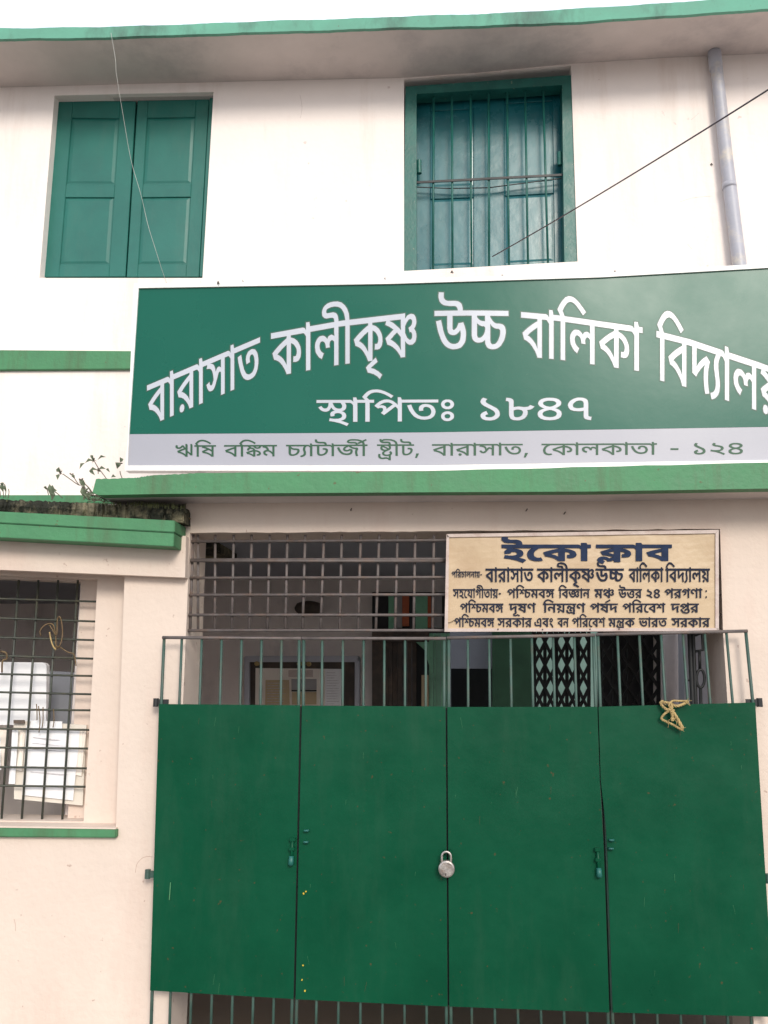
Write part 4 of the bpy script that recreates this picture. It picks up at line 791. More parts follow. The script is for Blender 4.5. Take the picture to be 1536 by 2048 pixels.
1049: [129,32,131,124,0,-16,-21,0,0,-108,-18,0,-10,10,-10,9,-12,8,-12,6,-15,4,-17,3,-7,20,10,6,22,12,12,5,13,3,3,-13,-10,-4,-20,-10,-8,-5,12,-3,12,-4,10,-5,10,-6,9,-7,8,-7,0,40,1,6,-1,5,0,35,-94,0,0,16,17,14,112,13,-3,12,-4,12,-5,13,-7,12,-7,11,-8,9,-9,-2,-18,-8,8,-10,8,-10,7,-12,6,-11,6,-12,5,-12,4,-11,3],
1050: [138,52,140,124,0,-16,-21,0,0,-108,-18,0,0,69,5,-12,-6,7,-4,4,-4,3,-4,1,-3,0,-2,-1,-3,-2,-2,-4,-4,-6,-4,-8,-6,-8,-5,-7,-4,-6,-5,-3,-6,-2,-6,-1,-6,1,-5,1,-5,3,-5,5,-5,6,-5,8,13,8,5,-7,4,-5,3,-2,4,-1,6,2,7,7,4,6,4,8,5,6,5,9,5,6,5,3,6,1,6,-1,5,-2,6,-5,6,-6,-4,0,-1,4,0,29,-103,0,0,16,19,53,53,-2,12,-2,9,-3,7,-4,5,-6,4,-8,3,-9,2,-12,2,4,17,12,-5,10,-2,9,-3,6,-3,6,-4,4,-5,2,-6,2,-7,1,-9],
1054: [55,20,57,124,0,-16,-20,0,0,-108,-19,0,0,92,-3,7,-4,5,-5,3,-7,1,-1,16,8,0,5,-3,4,-3,4,-6,0,4,-1,4,0,18,14,0,4,-14],
1055: [55,42,57,124,0,-16,-20,0,0,-108,-19,0,0,108,-20,0,0,16,19,0,-4,4,-3,4,-3,5,-3,4,8,12,8,10,9,9,10,6,12,4,13,1,10,0,10,-2,9,-3,10,-4,9,-5,10,-6,22,-16,-10,-13,-13,11,-12,8,-11,6,-10,4,-11,3,-10,1,-10,-1,-9,-3,-7,-4,-6,-6,-6,-7,-5,-8,2,-3,3,-3,6,-8],
1056: [55,57,57,108,-20,0,0,-108,-19,0,0,108,-20,0,0,16,20,0,-2,12,-5,9,-6,8,-9,6,-10,4,-11,3,-13,1,-14,1,-10,0,-9,-1,-7,-2,-5,-2,-4,-2,-1,-3,1,-3,3,-1,5,-1,25,0,10,-1,7,-1,6,-3,4,-3,4,-4,2,-5,1,-6,1,-7,-17,0,0,4,-2,6,-2,2,-2,1,-3,1,-26,0,-8,1,-7,0,-6,2,-5,2,-4,3,-3,4,-2,8,4,11,10,8,16,6,24,1,37,-3,27,-11,18,-18,7,-27,20,0],
1061: [72,42,74,124,0,-16,-6,0,-6,-3,-7,-4,-7,-5,-6,-6,-6,-8,-4,-9,-3,-10,-1,-11,1,-12,3,-9,5,-7,6,-5,6,-2,6,-1,4,0,8,2,4,2,7,-14,-5,-3,-6,-2,-7,-2,-6,0,-12,2,-11,4,-9,8,-7,11,-4,13,-2,15,2,15,4,14,7,12,9,10,11,8,12,5,-13,-7,-3,0,-4,-1,-36,0,0,16],
1076: [120,59,59,0,-16,2,-11,6,-6,8,-2,10,1,8,5,7,7,6,10,5,7,-18,-5,-1,-3,-2,-2,-2,-1,-3,1,-4,3,-3,5,-1,7,-1,10,1,7,5,5,6,2,7,-1,6,-2,5,-3,5,-5,4,-7,6,-8,6,-12,8,-8,6,-6,6,-4,6,-2,5,-1,6,1,5,2,6,3,5,5,5,16,-8,-3,-3,-2,-3,-1,-3,0,-7,2,-3,5,-5,5,-4,6,-4,7,-5,11,-8,8,-6,5,-7,4,-7,2,-8,1,-9,-1,-10,-4,-9,-7,-7,-8,-6,-11,-3],
1077: [120,56,25,107,0,5,2,5,3,4,3,5,16,-7,-2,-3,-2,-2,0,-7,1,-2,6,-3,5,-1,8,-2,17,-5,11,-7,6,-9,2,-11,-3,-13,-8,-10,-13,-8,-18,-3,-2,0,-3,1,-2,0,6,4,18,-8,18,-10,9,-6,8,-7,-10,-12,-11,8,-10,7,-11,6,-20,10,-11,3,-12,3,-14,4,4,16,14,-4,8,-1,10,0,16,1,11,4,6,6,1,8,0,4,-2,4,-3,3,-4,3,-7,2,-8,2,-11,2,-9,4,-6,3,-4,4,-2,5],
1079: [120,42,60,0,-21,2,-15,7,-9,11,-3,14,2,11,6,9,11,7,15,7,0,-6,-10,4,-8,5,-6,5,-4,5,-3,6,-1,7,2,8,4,7,6,6,9,5,11,3,13,1,15,-1,12,-3,9,-5,6,-6,4,-7,1,-7,-1,-8,-3,-6,-5,-5,-6,-5,-7,-4,-8,-3,-1,5,14,-6,10,-7,7,-9,2,-13,-3,-15,-9,-10,-15,-7,18,60,16,13,2,9,3,5,7,2,7,-1,6,-3,5,-5,4,-6,3,-7,3,-7,1,-13,-4,-9,-5,-5,-6,-2,-7,2,-8,5,-5,9,-4,20,60,74,7,1,6,3,5,3,5,4,3,4,1,4,-2,6,-5,5,-9,3,-12,1,-6,0,-7,-2,-5,-2,-4,-2,-3,-4,-1,-5,2,-6,5,-5,8,-5],
1082: [120,37,76,59,11,-3,-9,-3,-8,-3,-8,-1,-8,0,-18,2,-13,6,-7,11,-3,14,1,8,3,8,5,8,6,6,7,5,8,4,8,3,17,0,6,-1,6,-3,5,-3,4,-4,3,-6,1,-7,1,-10,0,-64,1,-3,1,-2,3,-2,3,-1,5,0,-2,-18,-10,1,-7,2,-6,3,-4,5,-2,7,20,54,65,14,2,6,2,6,3,-4,-4,0,25,-1,5,-1,3,-2,3,-2,2,-6,2,-9,0,-10,-4,-4,-4,-6,-8,-2,-5,-1,-6,2,-8,4,-4,7,-3],
1083: [120,54,49,0,-7,1,-6,1,-5,2,-4,3,-4,5,-2,5,-2,7,-1,10,0,64,-1,4,-1,2,-3,2,-3,1,-5,0,2,18,8,-1,6,-1,5,-2,4,-3,3,-3,2,-4,1,-6,0,-32,6,1,10,2,9,0,2,-1,3,0,5,-1,4,-1,7,0,12,2,4,4,4,5,17,-8,-4,-6,-4,-5,-5,-4,-5,-2,-12,-2,-4,0,-2,1,-2,0,6,4,2,-4,2,-5,1,-5,0,-5,-1,-12,-5,-11,-6,-9,-9,-6,-11,-4,23,49,16,6,1,5,2,4,2,4,4,4,8,2,10,-1,6,-2,4,-3,3,-4,2,-4,1,-5,1,-5,0,-5,-1,-4,-2,-5,-1,0,-21,1,-6,0,-4,1,-3,5,-5,3,0],
1202: [53,40,55,124,0,-16,-15,0,12,4,-7,-6,-8,-10,-2,-5,-1,-6,0,-13,1,-7,2,-8,2,-7,1,-8,0,-15,-1,-7,-3,-7,-3,-6,-6,-5,-7,-5,-10,-4,-11,-3,-5,15,11,4,7,4,5,4,3,5,2,12,0,8,-2,8,-1,7,-2,7,-2,14,1,7,1,6,4,10,4,6,5,5,2,-4,-34,0,0,16],
1304: [138,16,85,67,0,-68,-19,0,-7,8,-8,6,-8,5,-9,4,-9,3,-10,2,-8,19,9,4,10,5,10,4,11,4,10,4,10,3,16,66,62,6,-7,-8,-2,-16,-6,-9,-3,-7,-4,-8,-3,-3,4,9,-2,9,-3,8,-4,7,-4,7,-5,6,-6,0,4,-1,3,23,106,9,-8,0,-3,1,1,15,6,0,6,1,3,2,2,2,1,4,-2,7,-6,6,-9,4,-13,4,-1,16,13,-3,11,-4,10,-6,8,-7,5,-9,2,-10,-2,-9,-5,-8,-8,-5,29,45,98,10,-1,10,-3,8,-6,6,-7,4,-8,1,-9,-18,0,0,5,-2,5,-3,3,-4,3,-5,2,-6,1,-5,-1,-4,-2,-2,-3,-1,-4,0,-3,1,-3,-17,-4,-2,8,-1,3,0,2,1,7,3,5,5,4,6,4,7,1,11,20,118,9,-2,10,-5,6,-5,4,-7,2,-7,-18,-1,-2,6,-4,5,-6,5,-9,2,24,103,83,-13,2,-11,6,-9,10,-7,12,19,3,3,-7,3,-5,3,-3,4,-2,3,-1,10,0,6,6,0,7,-2,3,-2,2,-3,1,21,2,2,-2,2,-6,0,-4,-2,-10,-6,-8,-10,-4,4,140,124,0,-16,-142,0,0,16],
1430: [132,25,71,123,19,-3,13,-6,8,-10,3,-14,-1,-9,-3,-7,-5,-7,-6,-5,-7,-4,-9,-3,-8,-1,-10,-1,-10,1,-10,3,-9,4,-6,7,-4,8,-1,11,1,8,3,7,4,7,6,5,8,4,16,4,20,72,109,-8,0,-7,-2,-6,-3,-5,-5,-2,-5,-1,-7,1,-8,5,-6,8,-4,10,-1,7,1,7,2,6,3,5,5,3,6,1,6,-1,8,-5,6,-8,3,10,45,110,16,-7,15,-9,14,-10,12,-11,-8,-12,-13,12,-15,11,-15,9,-17,7,9,134,124,0,-16,-38,0,-25,5,-21,-4,-6,0,-7,-1,-39,0,0,16,33,95,124,-1,7,-2,4,-5,3,-7,1,-30,0,-9,2,-7,3,-6,3,-4,5,-3,6,-2,6,-1,8,0,5,1,2,0,3,18,-1,-1,-2,0,-9,1,-4,1,-3,5,-5,4,-1,6,-1,8,-1,26,0,7,-1,6,-3,5,-3,3,-4,2,-5,2,-7,0,-8,39,77,-2,-16,2,-12,6,-7,9,-3,13,1,7,3,7,6,6,7,6,8,5,10,4,21,-3,-12,-7,-10,-5,-7,-5,-5,-5,-3,-5,0,-10,2,-4,8,-4,5,-1,12,0,7,2,5,2,4,3,2,4,1,4,0,3,-7,7,11,13,7,-5,5,-5,2,-5,1,-7,-1,-8,-4,-8,-7,-7,-9,-5,-11,-3,38,112,-47,-18,0,-3,7,-4,5,-6,3,-7,1,-5,0,-10,-2,-6,-1,-5,0,-6,-1,-12,2,-6,3,-5,3,-5,5,-4,7,-2,8,-1,10,0,6,2,10,1,3,18,-2,-2,-8,0,-16,2,-5,3,-4,3,-3,5,-2,9,0,5,1,8,2,16,0,6,-2,6,-3,5,-5,0,27,1,4,17,9],
1437: [145,50,101,59,-13,2,-11,5,-8,8,-6,11,2,0,-2,-6,-6,-12,-5,-5,-6,-3,-7,-1,-6,1,-5,1,-6,3,-5,4,-5,6,-6,9,14,8,5,-8,4,-4,4,-2,8,0,4,3,3,4,3,6,1,8,1,12,17,0,4,-14,3,-5,3,-6,4,-4,5,-3,5,-2,6,-1,6,1,4,3,3,4,1,6,-1,7,-3,7,-5,6,-5,5,19,4,9,-12,4,-12,0,-6,-2,-12,-6,-9,-10,-5,4,147,124,0,-16,-149,0,0,16,54,101,64,9,-3,7,-3,6,-4,4,-5,3,-5,2,-10,-1,-7,-2,-6,-3,-5,-5,-4,-6,-3,-7,-3,-8,-2,-8,-1,2,7,8,-2,16,-6,9,-4,16,-8,-8,-14,-10,6,-20,10,-9,3,-20,6,-10,2,-11,2,3,16,6,-2,7,-1,6,-1,8,0,13,1,9,4,5,5,2,7,-2,7,-4,5,-7,3,-8,1,-7,-1,-4,-2,-3,-3,0,-9,1,-1,-18,-3,0,3,-2,6,0,3,1,6,3,6,5,4,6,3,7,2],
1502: [55,57,57,108,-20,0,0,-108,-19,0,0,108,-20,0,0,16,20,0,-2,12,-5,9,-6,8,-9,6,-10,4,-11,3,-13,1,-14,1,-10,0,-9,-1,-7,-2,-5,-2,-4,-2,-1,-3,1,-3,3,-1,5,-1,25,0,10,-1,7,-1,6,-3,4,-3,4,-4,2,-5,1,-6,1,-7,-17,0,0,4,-2,6,-2,2,-2,1,-3,1,-26,0,-8,1,-7,0,-6,2,-5,2,-4,3,-3,4,-2,8,4,11,10,8,16,6,24,1,37,-3,27,-11,18,-18,7,-27,20,0,4,-22,143,66,40,8,-13,-65,-41],
1597: [55,10,40,25,2,-3,-2,-7,-6,-16,-3,-7,-6,-16,-16,0,3,12,3,13,4,24],
1598: [69,4,10,69,49,0,0,-19,-49,0],
2010: [74,25,44,78,0,3,-1,2,-6,2,-16,0,-8,1,-5,2,-4,4,-4,6,-1,4,0,8,1,2,0,2,19,-1,0,-8,2,-2,4,-2,20,0,5,-1,4,-2,3,-2,3,-3,2,-4,1,-5,1,-6,49,35,59,11,-1,8,-3,6,-3,4,-5,2,-5,1,-6,-1,-8,-5,-7,-7,-4,-10,-3,-4,6,6,-2,6,-1,6,-3,6,-2,6,-3,6,-4,-11,-14,-6,4,-6,3,-7,4,-8,3,-7,2,-8,3,-9,1,-8,2,3,15,4,0,10,-2,10,0,5,1,4,1,4,4,1,3,-1,4,-2,2,-4,2,-9,0,-3,-3,0,-4,-19,-3,-1,2,0,5,-1,3,1,4,3,4,4,3,6,3,11,19,51,-2,4,-2,3,-4,3,-5,1,11,6,6,-1,6,-3,4,-4,3,-4,1,-5,4,75,78,0,-17,-76,0,0,17],
2020: [109,22,110,78,0,-17,-41,0,0,-8,1,-6,0,-47,-21,0,-5,6,-6,5,-6,4,-7,3,-7,2,-9,2,-7,19,12,6,13,5,12,4,13,3,-2,-3,0,5,-51,0,0,17,15,49,44,2,-1,-4,-2,-4,-1,-5,-2,-4,-1,-8,-4,4,-1,10,-4,5,-4,4,-3,4,-4,-3,0,0,2,-1,3,23,106,31,-1,-5,-1,-4,-6,-6,-5,-2,-7,-1,-3,0,-3,1,-4,0,0,16,7,0,2,2,0,2,-1,3,-3,3,-5,2,-8,1,0,16,10,-2,9,-3,8,-4,6,-5,3,-7],
2042: [79,20,81,78,0,-17,-11,0,0,-61,-21,0,-5,6,-6,5,-6,4,-7,3,-7,2,-9,2,-7,19,12,6,13,5,12,4,13,3,-2,-3,0,5,-51,0,0,17,13,49,44,2,-1,-6,-2,-7,-2,-12,-6,4,-1,10,-4,5,-4,4,-3,4,-4,-3,0,0,3,-1,2],
2054: [40,18,41,78,0,-17,-11,0,0,-61,-20,0,0,54,-4,6,-3,1,-3,0,-1,17,2,0,3,-1,2,-1,2,-2,2,-3,0,15,17,0,3,-8],
2061: [51,35,53,78,0,-17,-8,0,-5,-2,-10,-10,-4,-8,-1,-4,0,-10,2,-4,2,-3,6,-4,8,0,4,2,6,-15,-4,-2,-4,-1,-4,0,-5,-1,-9,1,-7,3,-7,4,-5,7,-3,8,-1,10,1,8,2,7,4,7,5,5,6,5,7,4,-8,-6,-5,0,-3,-1,-14,0,0,17],
2292: [111,38,74,69,0,-10,-1,1,9,-1,9,-3,6,-4,6,-5,3,-6,1,-7,0,-5,-2,-4,-2,-3,-4,-3,-5,-1,-6,-1,-8,0,-2,1,1,16,1,-1,3,0,2,1,2,2,0,4,-3,2,-4,2,-6,1,0,-30,-19,0,-5,4,-6,3,-12,4,-7,1,-6,1,-7,17,28,12,16,4,-2,-2,0,9,10,54,51,5,-4,-5,-1,-6,-2,-20,-8,1,4,10,-2,4,-1,12,-6,-1,2,4,112,78,0,-17,-113,0,0,17,42,22,22,6,-1,5,-2,4,-3,3,-3,2,2,4,2,6,0,3,-2,3,-3,2,-3,-6,1,0,8,20,1,0,-24,-20,0,0,10,2,-6,-1,2,-1,1,-2,1,-2,0,-1,-1,-1,-2,1,-1,-16,-1,0,4,-2,3,-3,2,-5,0,-1,-1,0,-3,2,-2,3,-1,-6,-14,-8,3,-6,5,-3,5,-2,7,2,6,4,5,6,4],
3006: [49,13,16,40,7,-6,6,-6,5,-6,5,-7,5,-8,3,-8,-10,-5,-4,7,-4,6,-5,6,-4,6,-12,10,20,7,60,1,5,4,8,4,3,4,1,5,1,8,-2,4,-3,4,-8,1,-5,-1,-5,-2,-5,-2,-3,-4,-3,-4,-2,-9,0,-4,2,-4,3,-2,3,-2,5,12,18,60,1,-4,1,-2,2,-2,5,0,2,2,1,2,1,4,-2,6,-4,2,-3,-1,-2,-1],
3012: [78,24,53,78,0,3,-2,3,-2,2,-16,0,-7,1,-6,1,-8,4,-2,3,-3,12,0,2,1,1,0,4,13,-1,0,-9,2,-4,4,-2,24,0,4,-1,4,-2,4,-4,2,-4,1,-4,0,-5,59,79,78,0,-12,-37,0,0,-22,1,-1,2,-1,3,1,2,2,1,2,4,6,12,2,3,-6,2,-6,1,-6,1,-7,-1,-7,-3,-7,-4,-6,-5,-4,-7,-2,-8,-1,-8,0,-6,2,-6,3,-6,6,-5,6,-5,10,-4,11,-4,15,13,3,4,-15,4,-11,4,-8,5,-6,6,-3,7,-1,6,1,5,3,3,5,1,7,0,5,-1,4,-1,3,-2,4,10,1,-4,-6,-4,-5,-4,-3,-3,-2,-4,-2,-8,0,-2,1,-3,1,-2,2,-2,3,-1,3,0,26,-30,0,0,12],
3016: [84,69,61,78,6,-2,3,-2,2,-2,1,-3,1,-5,1,-6,0,-58,-13,0,-2,3,-1,2,-2,2,-4,2,-10,0,-4,-1,-6,0,-4,-1,-5,1,-4,0,-8,4,-3,3,-3,5,-1,6,-1,7,0,6,1,3,0,4,13,-2,0,-5,-1,-3,0,-3,1,-4,0,-3,2,-2,1,-2,2,-1,3,-1,14,0,4,1,8,0,3,-1,3,-2,3,-3,0,47,-1,2,-2,2,-3,1,-3,-1,-2,-1,-3,-2,-2,-2,-2,-3,-2,-6,0,-4,3,-3,6,0,1,-11,-2,-1,-6,0,-6,1,-5,3,-3,4,-1,7,0,6,4,10,4,5,4,4,5,3,6,2],
3020: [90,19,91,78,0,-12,-34,0,0,-66,-14,0,-4,7,-5,6,-6,5,-6,4,-7,3,-8,3,-5,13,10,6,22,12,12,4,-2,-4,0,7,-45,0,0,12,17,43,53,3,-2,-5,-2,-4,-2,-5,-3,-4,-2,-5,-3,-4,-3,4,-2,5,-2,5,-3,5,-4,4,-5,3,-6,-1,-1,0,5,-1,4,21,86,34,0,-4,-1,-4,-2,-3,-3,-3,-4,-2,-13,0,1,12,6,0,3,3,0,3,-1,5,-4,4,-5,4,-8,2,0,12,8,-2,8,-3,6,-5,5,-5,3,-7],
3022: [74,54,51,0,0,53,3,-5,-3,3,-2,4,-6,6,-6,4,-8,2,-4,-1,-4,-2,-6,-8,-1,1,2,1,3,2,11,0,4,-2,3,-2,2,-3,2,-8,-1,-7,-4,-6,-6,-5,-8,-6,-8,11,6,3,7,7,1,3,0,3,-2,1,-1,1,-7,0,-3,-1,-2,-1,-11,9,3,6,4,5,5,5,4,3,5,2,6,1,5,-1,4,-1,4,-2,4,-3,5,-4,4,-5,-4,0,0,23,11,0,2,-8,11,0,0,-12,-11,0,0,-66],
3025: [63,54,64,78,0,-12,-42,0,0,-45,1,-2,0,-2,1,-1,2,-1,3,-1,6,2,2,3,3,2,2,4,1,3,1,4,1,3,-1,3,-1,2,-2,0,-2,1,-4,0,-3,1,-2,1,-3,2,-2,1,-2,2,-2,4,1,13,2,-3,6,-6,3,-2,3,-1,10,0,4,-1,2,-2,3,-2,2,-4,1,-3,0,-9,-2,-6,-2,-5,-3,-5,-4,-5,-6,-4,-6,-3,-7,-1,-5,0,-6,2,-3,2,-4,6,-1,5,0,48,-10,0,0,12],
3034: [68,45,69,78,0,-12,-10,0,0,-66,-13,0,0,55,2,-7,-3,5,-4,5,-4,4,-3,2,-4,2,-4,1,-3,-1,-2,0,-1,-2,-2,-2,0,-2,-1,-3,1,-3,1,-2,2,-3,6,-3,4,-1,-2,-13,-14,4,-5,4,-4,5,-2,6,-1,7,1,6,2,5,3,4,5,3,4,2,6,1,10,-2,4,-3,3,-3,4,-3,4,-4,-3,0,0,22,11,0,2,-8],
3035: [77,49,45,5,-10,1,-9,4,-7,6,-7,9,-5,14,-5,17,13,3,3,-13,4,-11,4,-8,5,-5,6,-4,6,-1,4,1,4,0,2,2,3,2,1,2,2,6,0,8,-1,4,-2,3,-4,4,-5,0,-3,-3,0,-8,1,-1,-13,-2,-1,3,0,2,-1,3,0,2,1,5,2,4,3,3,4,2,8,2,8,-1,6,-3,5,-4,3,-6,2,-6,1,-8,-1,-7,-2,-7,-4,-6,-5,-4,-7,-3,4,78,78,0,-12,-79,0,0,12],
3037: [67,39,68,78,0,-12,-47,0,0,-36,-3,3,4,5,5,4,5,5,6,4,7,4,6,4,10,-9,-1,-4,-2,-4,-1,-4,0,-4,-1,-4,0,-10,2,-12,2,-6,-13,-3,-2,7,-1,6,-1,7,0,16,1,4,2,4,1,4,1,3,5,-3,-12,-8,-6,-5,-5,-5,-6,-5,-5,-6,-11,7,0,41,-9,0,0,12],
3039: [67,37,68,78,0,-12,-10,0,0,-66,-14,0,0,30,2,-6,-4,5,-3,4,-4,3,-3,2,-4,2,-6,0,-3,-1,-1,-3,-1,-2,1,-4,1,-2,6,-4,-7,-12,-6,4,-4,5,-3,6,-1,7,0,6,2,4,3,4,8,4,9,0,5,-1,4,-2,8,-6,4,-4,-3,-1,0,28,-45,0,0,12],
3040: [80,66,81,78,0,-12,-10,0,0,-66,-13,0,0,51,1,-6,-4,5,-3,5,-3,3,-4,3,-3,3,-6,2,-4,1,-4,-1,-3,-1,-3,-2,-4,-3,-3,-3,-3,-4,-1,1,3,2,2,1,3,1,3,0,5,-1,3,-2,2,-3,1,-5,0,-4,-1,-2,-3,0,1,2,5,5,1,2,2,1,12,12,8,-9,-30,-30,-10,9,8,7,-2,-4,-5,-2,2,2,2,4,0,5,-1,2,-4,2,-2,0,-1,-1,-2,0,-1,-1,-11,10,5,6,5,5,4,5,5,3,6,2,6,1,10,-2,8,-6,9,-9,-1,-3,0,27,11,0,2,-8],
3042: [66,19,67,78,0,-12,-10,0,0,-66,-14,0,-4,7,-5,6,-6,5,-6,4,-7,4,-8,2,-5,13,10,6,22,12,12,4,-2,-4,0,7,-45,0,0,12,13,43,54,3,-3,-7,-3,-14,-8,-6,-4,5,-2,4,-2,5,-3,9,-9,4,-6,-2,-1,0,9,-1,3],
3043: [79,34,46,4,-7,1,-7,2,-6,3,-6,5,-6,7,-4,9,-5,11,-3,14,13,3,4,-14,4,-11,4,-8,5,-5,6,-3,7,-1,5,0,4,2,3,2,2,3,2,4,0,11,-1,3,-3,6,10,10,3,-6,3,-7,1,-6,1,-7,-1,-8,-2,-6,-4,-6,-6,-4,-7,-3,27,43,33,-6,1,-5,3,-4,5,-1,6,1,3,0,3,1,2,1,3,12,-3,0,-2,-1,-1,0,-5,1,-2,1,-1,4,0,1,1,2,1,2,2,2,3,2,4,11,2,0,-8,-3,-5,-7,-7,-5,-3,-4,-1,4,80,78,0,-12,-81,0,0,12],
3044: [68,38,69,78,0,-12,-10,0,0,-66,-14,0,0,22,2,-7,-8,10,-3,3,-4,2,-3,2,-6,0,-3,-2,-1,-2,-1,-3,1,-3,2,-3,6,-4,-5,-12,-5,2,-4,3,-4,4,-2,4,-2,5,0,10,2,5,3,3,4,3,4,1,5,1,5,-1,4,-1,8,-4,8,-8,-3,-1,0,37,-46,0,0,12,16,34,38,-13,3,-1,5,-1,4,-2,3,-3,3,-5,2,-6,1,2,11,5,-1,12,-4,4,-2,3,-3,3,-4,1,-4,1,-5],
3045: [70,26,71,78,0,-12,-11,0,0,-66,-13,0,-5,6,-5,5,-6,4,-7,4,-7,3,-8,2,-5,12,3,3,3,2,4,2,3,2,4,3,3,2,-5,2,-5,3,-5,2,-6,2,4,10,3,-3,-11,0,0,12,20,47,66,-33,0,2,1,8,-4,3,-2,4,-2,6,-6,1,-10,-3,-1,-3,-2,-4,-2,-9,-6,5,-1,6,-2,6,-3,5,-5,5,-4,4,-6,-2,0,-1,3],
3046: [66,19,67,78,0,-12,-10,0,0,-66,-14,0,-4,7,-5,6,-6,5,-6,4,-7,4,-8,2,-5,13,10,6,22,12,12,4,-2,-4,0,7,-45,0,0,12,13,43,54,3,-3,-7,-3,-14,-8,-6,-4,5,-2,4,-2,5,-3,9,-9,4,-6,-2,-1,0,9,-1,3,12,15,-1,-2,2,-2,3,-1,3,1,3,2,3,2,2,6,0,3,-2,2,-6,-2,-6,-3,-2],
3047: [82,57,83,78,0,-12,-11,0,0,-66,-13,0,0,42,3,-6,-2,3,-2,2,-3,2,-3,1,-2,-1,-2,-2,-1,-2,0,-7,-12,-1,0,4,-2,3,-1,3,-2,2,-3,1,-5,0,-1,-1,-2,-1,-1,-1,0,-2,-1,-2,1,-4,3,-4,4,-3,4,-2,-5,-11,-6,2,-5,4,-4,3,-3,5,-2,5,0,11,2,5,3,3,4,3,5,2,10,0,5,-2,4,-3,4,-5,-2,1,2,4,2,2,3,2,4,1,6,-2,6,-4,-3,-2,0,18,-60,0,0,12],
3048: [75,8,76,78,0,-12,-11,0,0,-66,-13,0,0,86,11,0,2,-8,30,37,79,4,-1,3,-1,4,-2,2,-3,3,-3,2,-4,0,-14,-4,7,-4,5,-4,3,-5,1,-2,-1,-3,-1,-1,-3,-1,-4,1,-4,2,-3,4,-3,6,0,-2,-13,-7,1,-5,2,-4,4,-2,4,-2,6,0,13,2,5,2,4,3,3,27,8,79,5,-1,4,-2,4,-3,3,-4,2,-5,0,-13,-4,-10,-4,-3,-5,-2,-7,-1,-2,13,5,0,3,1,4,4,1,2,0,3,-1,4,-2,3,-2,1,-4,1,-4,0,-2,-1,-2,0,-2,12,6,0,2,1],
3049: [71,29,72,78,0,-12,-11,0,0,-66,-13,0,-5,6,-12,10,-7,3,-8,3,-7,2,-5,12,5,4,6,4,6,3,6,4,6,2,5,-9,-5,-2,-5,-3,-4,-3,-5,-3,5,-1,5,-3,5,-2,10,-8,4,-5,0,52,-49,0,0,12,14,7,69,10,-2,12,-6,7,-4,6,-4,6,-5,7,-6,-5,-11,-4,5,-6,5,-12,8,-6,3,-7,3,-12,4],
3050: [74,45,75,78,0,-12,-10,0,0,-66,-13,0,0,42,2,-5,-2,3,-1,2,-2,1,-2,0,-2,-1,-3,-3,-1,-3,-3,-5,-5,-10,-3,-3,-3,-2,-3,-1,-4,-1,-3,0,-3,1,-3,2,-3,3,-2,4,-3,5,10,5,3,-6,2,-1,2,0,4,2,3,6,2,5,3,4,3,5,3,4,2,1,4,1,2,0,3,-1,5,-5,-2,0,0,17,-53,0,0,12,18,26,32,-1,7,-1,6,-1,4,-3,3,-2,3,-4,1,-5,2,-6,1,4,12,6,-4,6,-1,4,-1,4,-2,4,-6,2,-4,1,-4,0,-6],
3051: [60,48,28,61,8,-1,7,-2,5,-4,3,-5,2,-5,1,-5,-2,-9,-4,-7,-8,-5,-9,-2,0,4,15,-6,5,-3,10,-8,-7,-9,-6,4,-5,4,-18,9,-6,2,-7,2,-7,1,2,11,4,-1,3,0,4,-1,3,0,6,1,5,1,4,2,4,6,0,4,-1,5,-2,3,-3,2,-5,1,-3,0,-4,-2,-2,-2,0,-4,1,-1,-13,-3,0,2,-1,2,0,9,2,3,3,3,10,4,10,16,55,-4,8,-3,2,-5,2,8,5,4,-2,6,-2,4,-4,2,-3,1,-5,4,61,78,0,-12,-62,0,0,12],
3054: [32,19,33,78,0,-12,-10,0,0,-66,-14,0,0,59,-2,3,-4,4,-4,0,0,12,2,0,3,-1,2,-1,2,-2,2,-3,-1,3,0,12,11,0,3,-8],
3055: [32,39,33,78,0,-12,-10,0,0,-66,-14,0,0,66,-10,0,0,12,10,0,-2,2,-4,6,-1,2,5,8,5,7,6,5,5,4,7,2,6,1,15,-3,10,-6,5,-4,7,-4,7,-6,-8,-9,-7,6,-7,5,-5,4,-5,3,-5,1,-6,1,-8,-2,-3,-3,-4,-3,-3,-4,-2,-4,1,-2,1,-3,2,-2,1,-2],
3056: [32,51,33,66,-10,0,0,-66,-14,0,0,66,-10,0,0,12,10,0,-1,6,-3,6,-3,4,-4,4,-6,3,-12,2,-8,1,-5,0,-5,-1,-3,-1,-4,-2,0,-2,1,-2,2,0,3,-1,15,0,8,-2,2,-2,2,-3,1,-3,1,-4,0,-4,-12,0,-1,2,0,2,-1,2,-1,1,-2,1,-16,0,-4,1,-6,2,-4,4,0,3,-1,3,2,6,6,6,10,3,13,2,20,-3,16,-7,9,-11,5,-16,10,0],
3058: [0,37,-20,-32,-5,1,-3,1,-4,2,-4,6,-1,5,1,5,4,5,4,2,5,1,0,6,14,0,0,-8,-6,-7,-5,0,-2,-1,-1,-1,-1,-2,2,-4,3,-1,5,1,4,2,3,3,3,4,6,-3,10,-6,6,-4,-7,-9,-4,3,-3,3,-3,2,-3,1,-2,-2,-3,-1,-3,-2,-3,-1,-3,0],
3059: [0,24,-40,-10,4,3,5,2,10,6,5,2,4,2,5,-9,-3,-2,-4,-1,-8,-4,-3,-2,-4,-2,1,3,12,-2,6,-2,5,-3,6,-3,4,-3,-6,-9,-5,4,-6,2,-5,3,-6,2,-12,2],
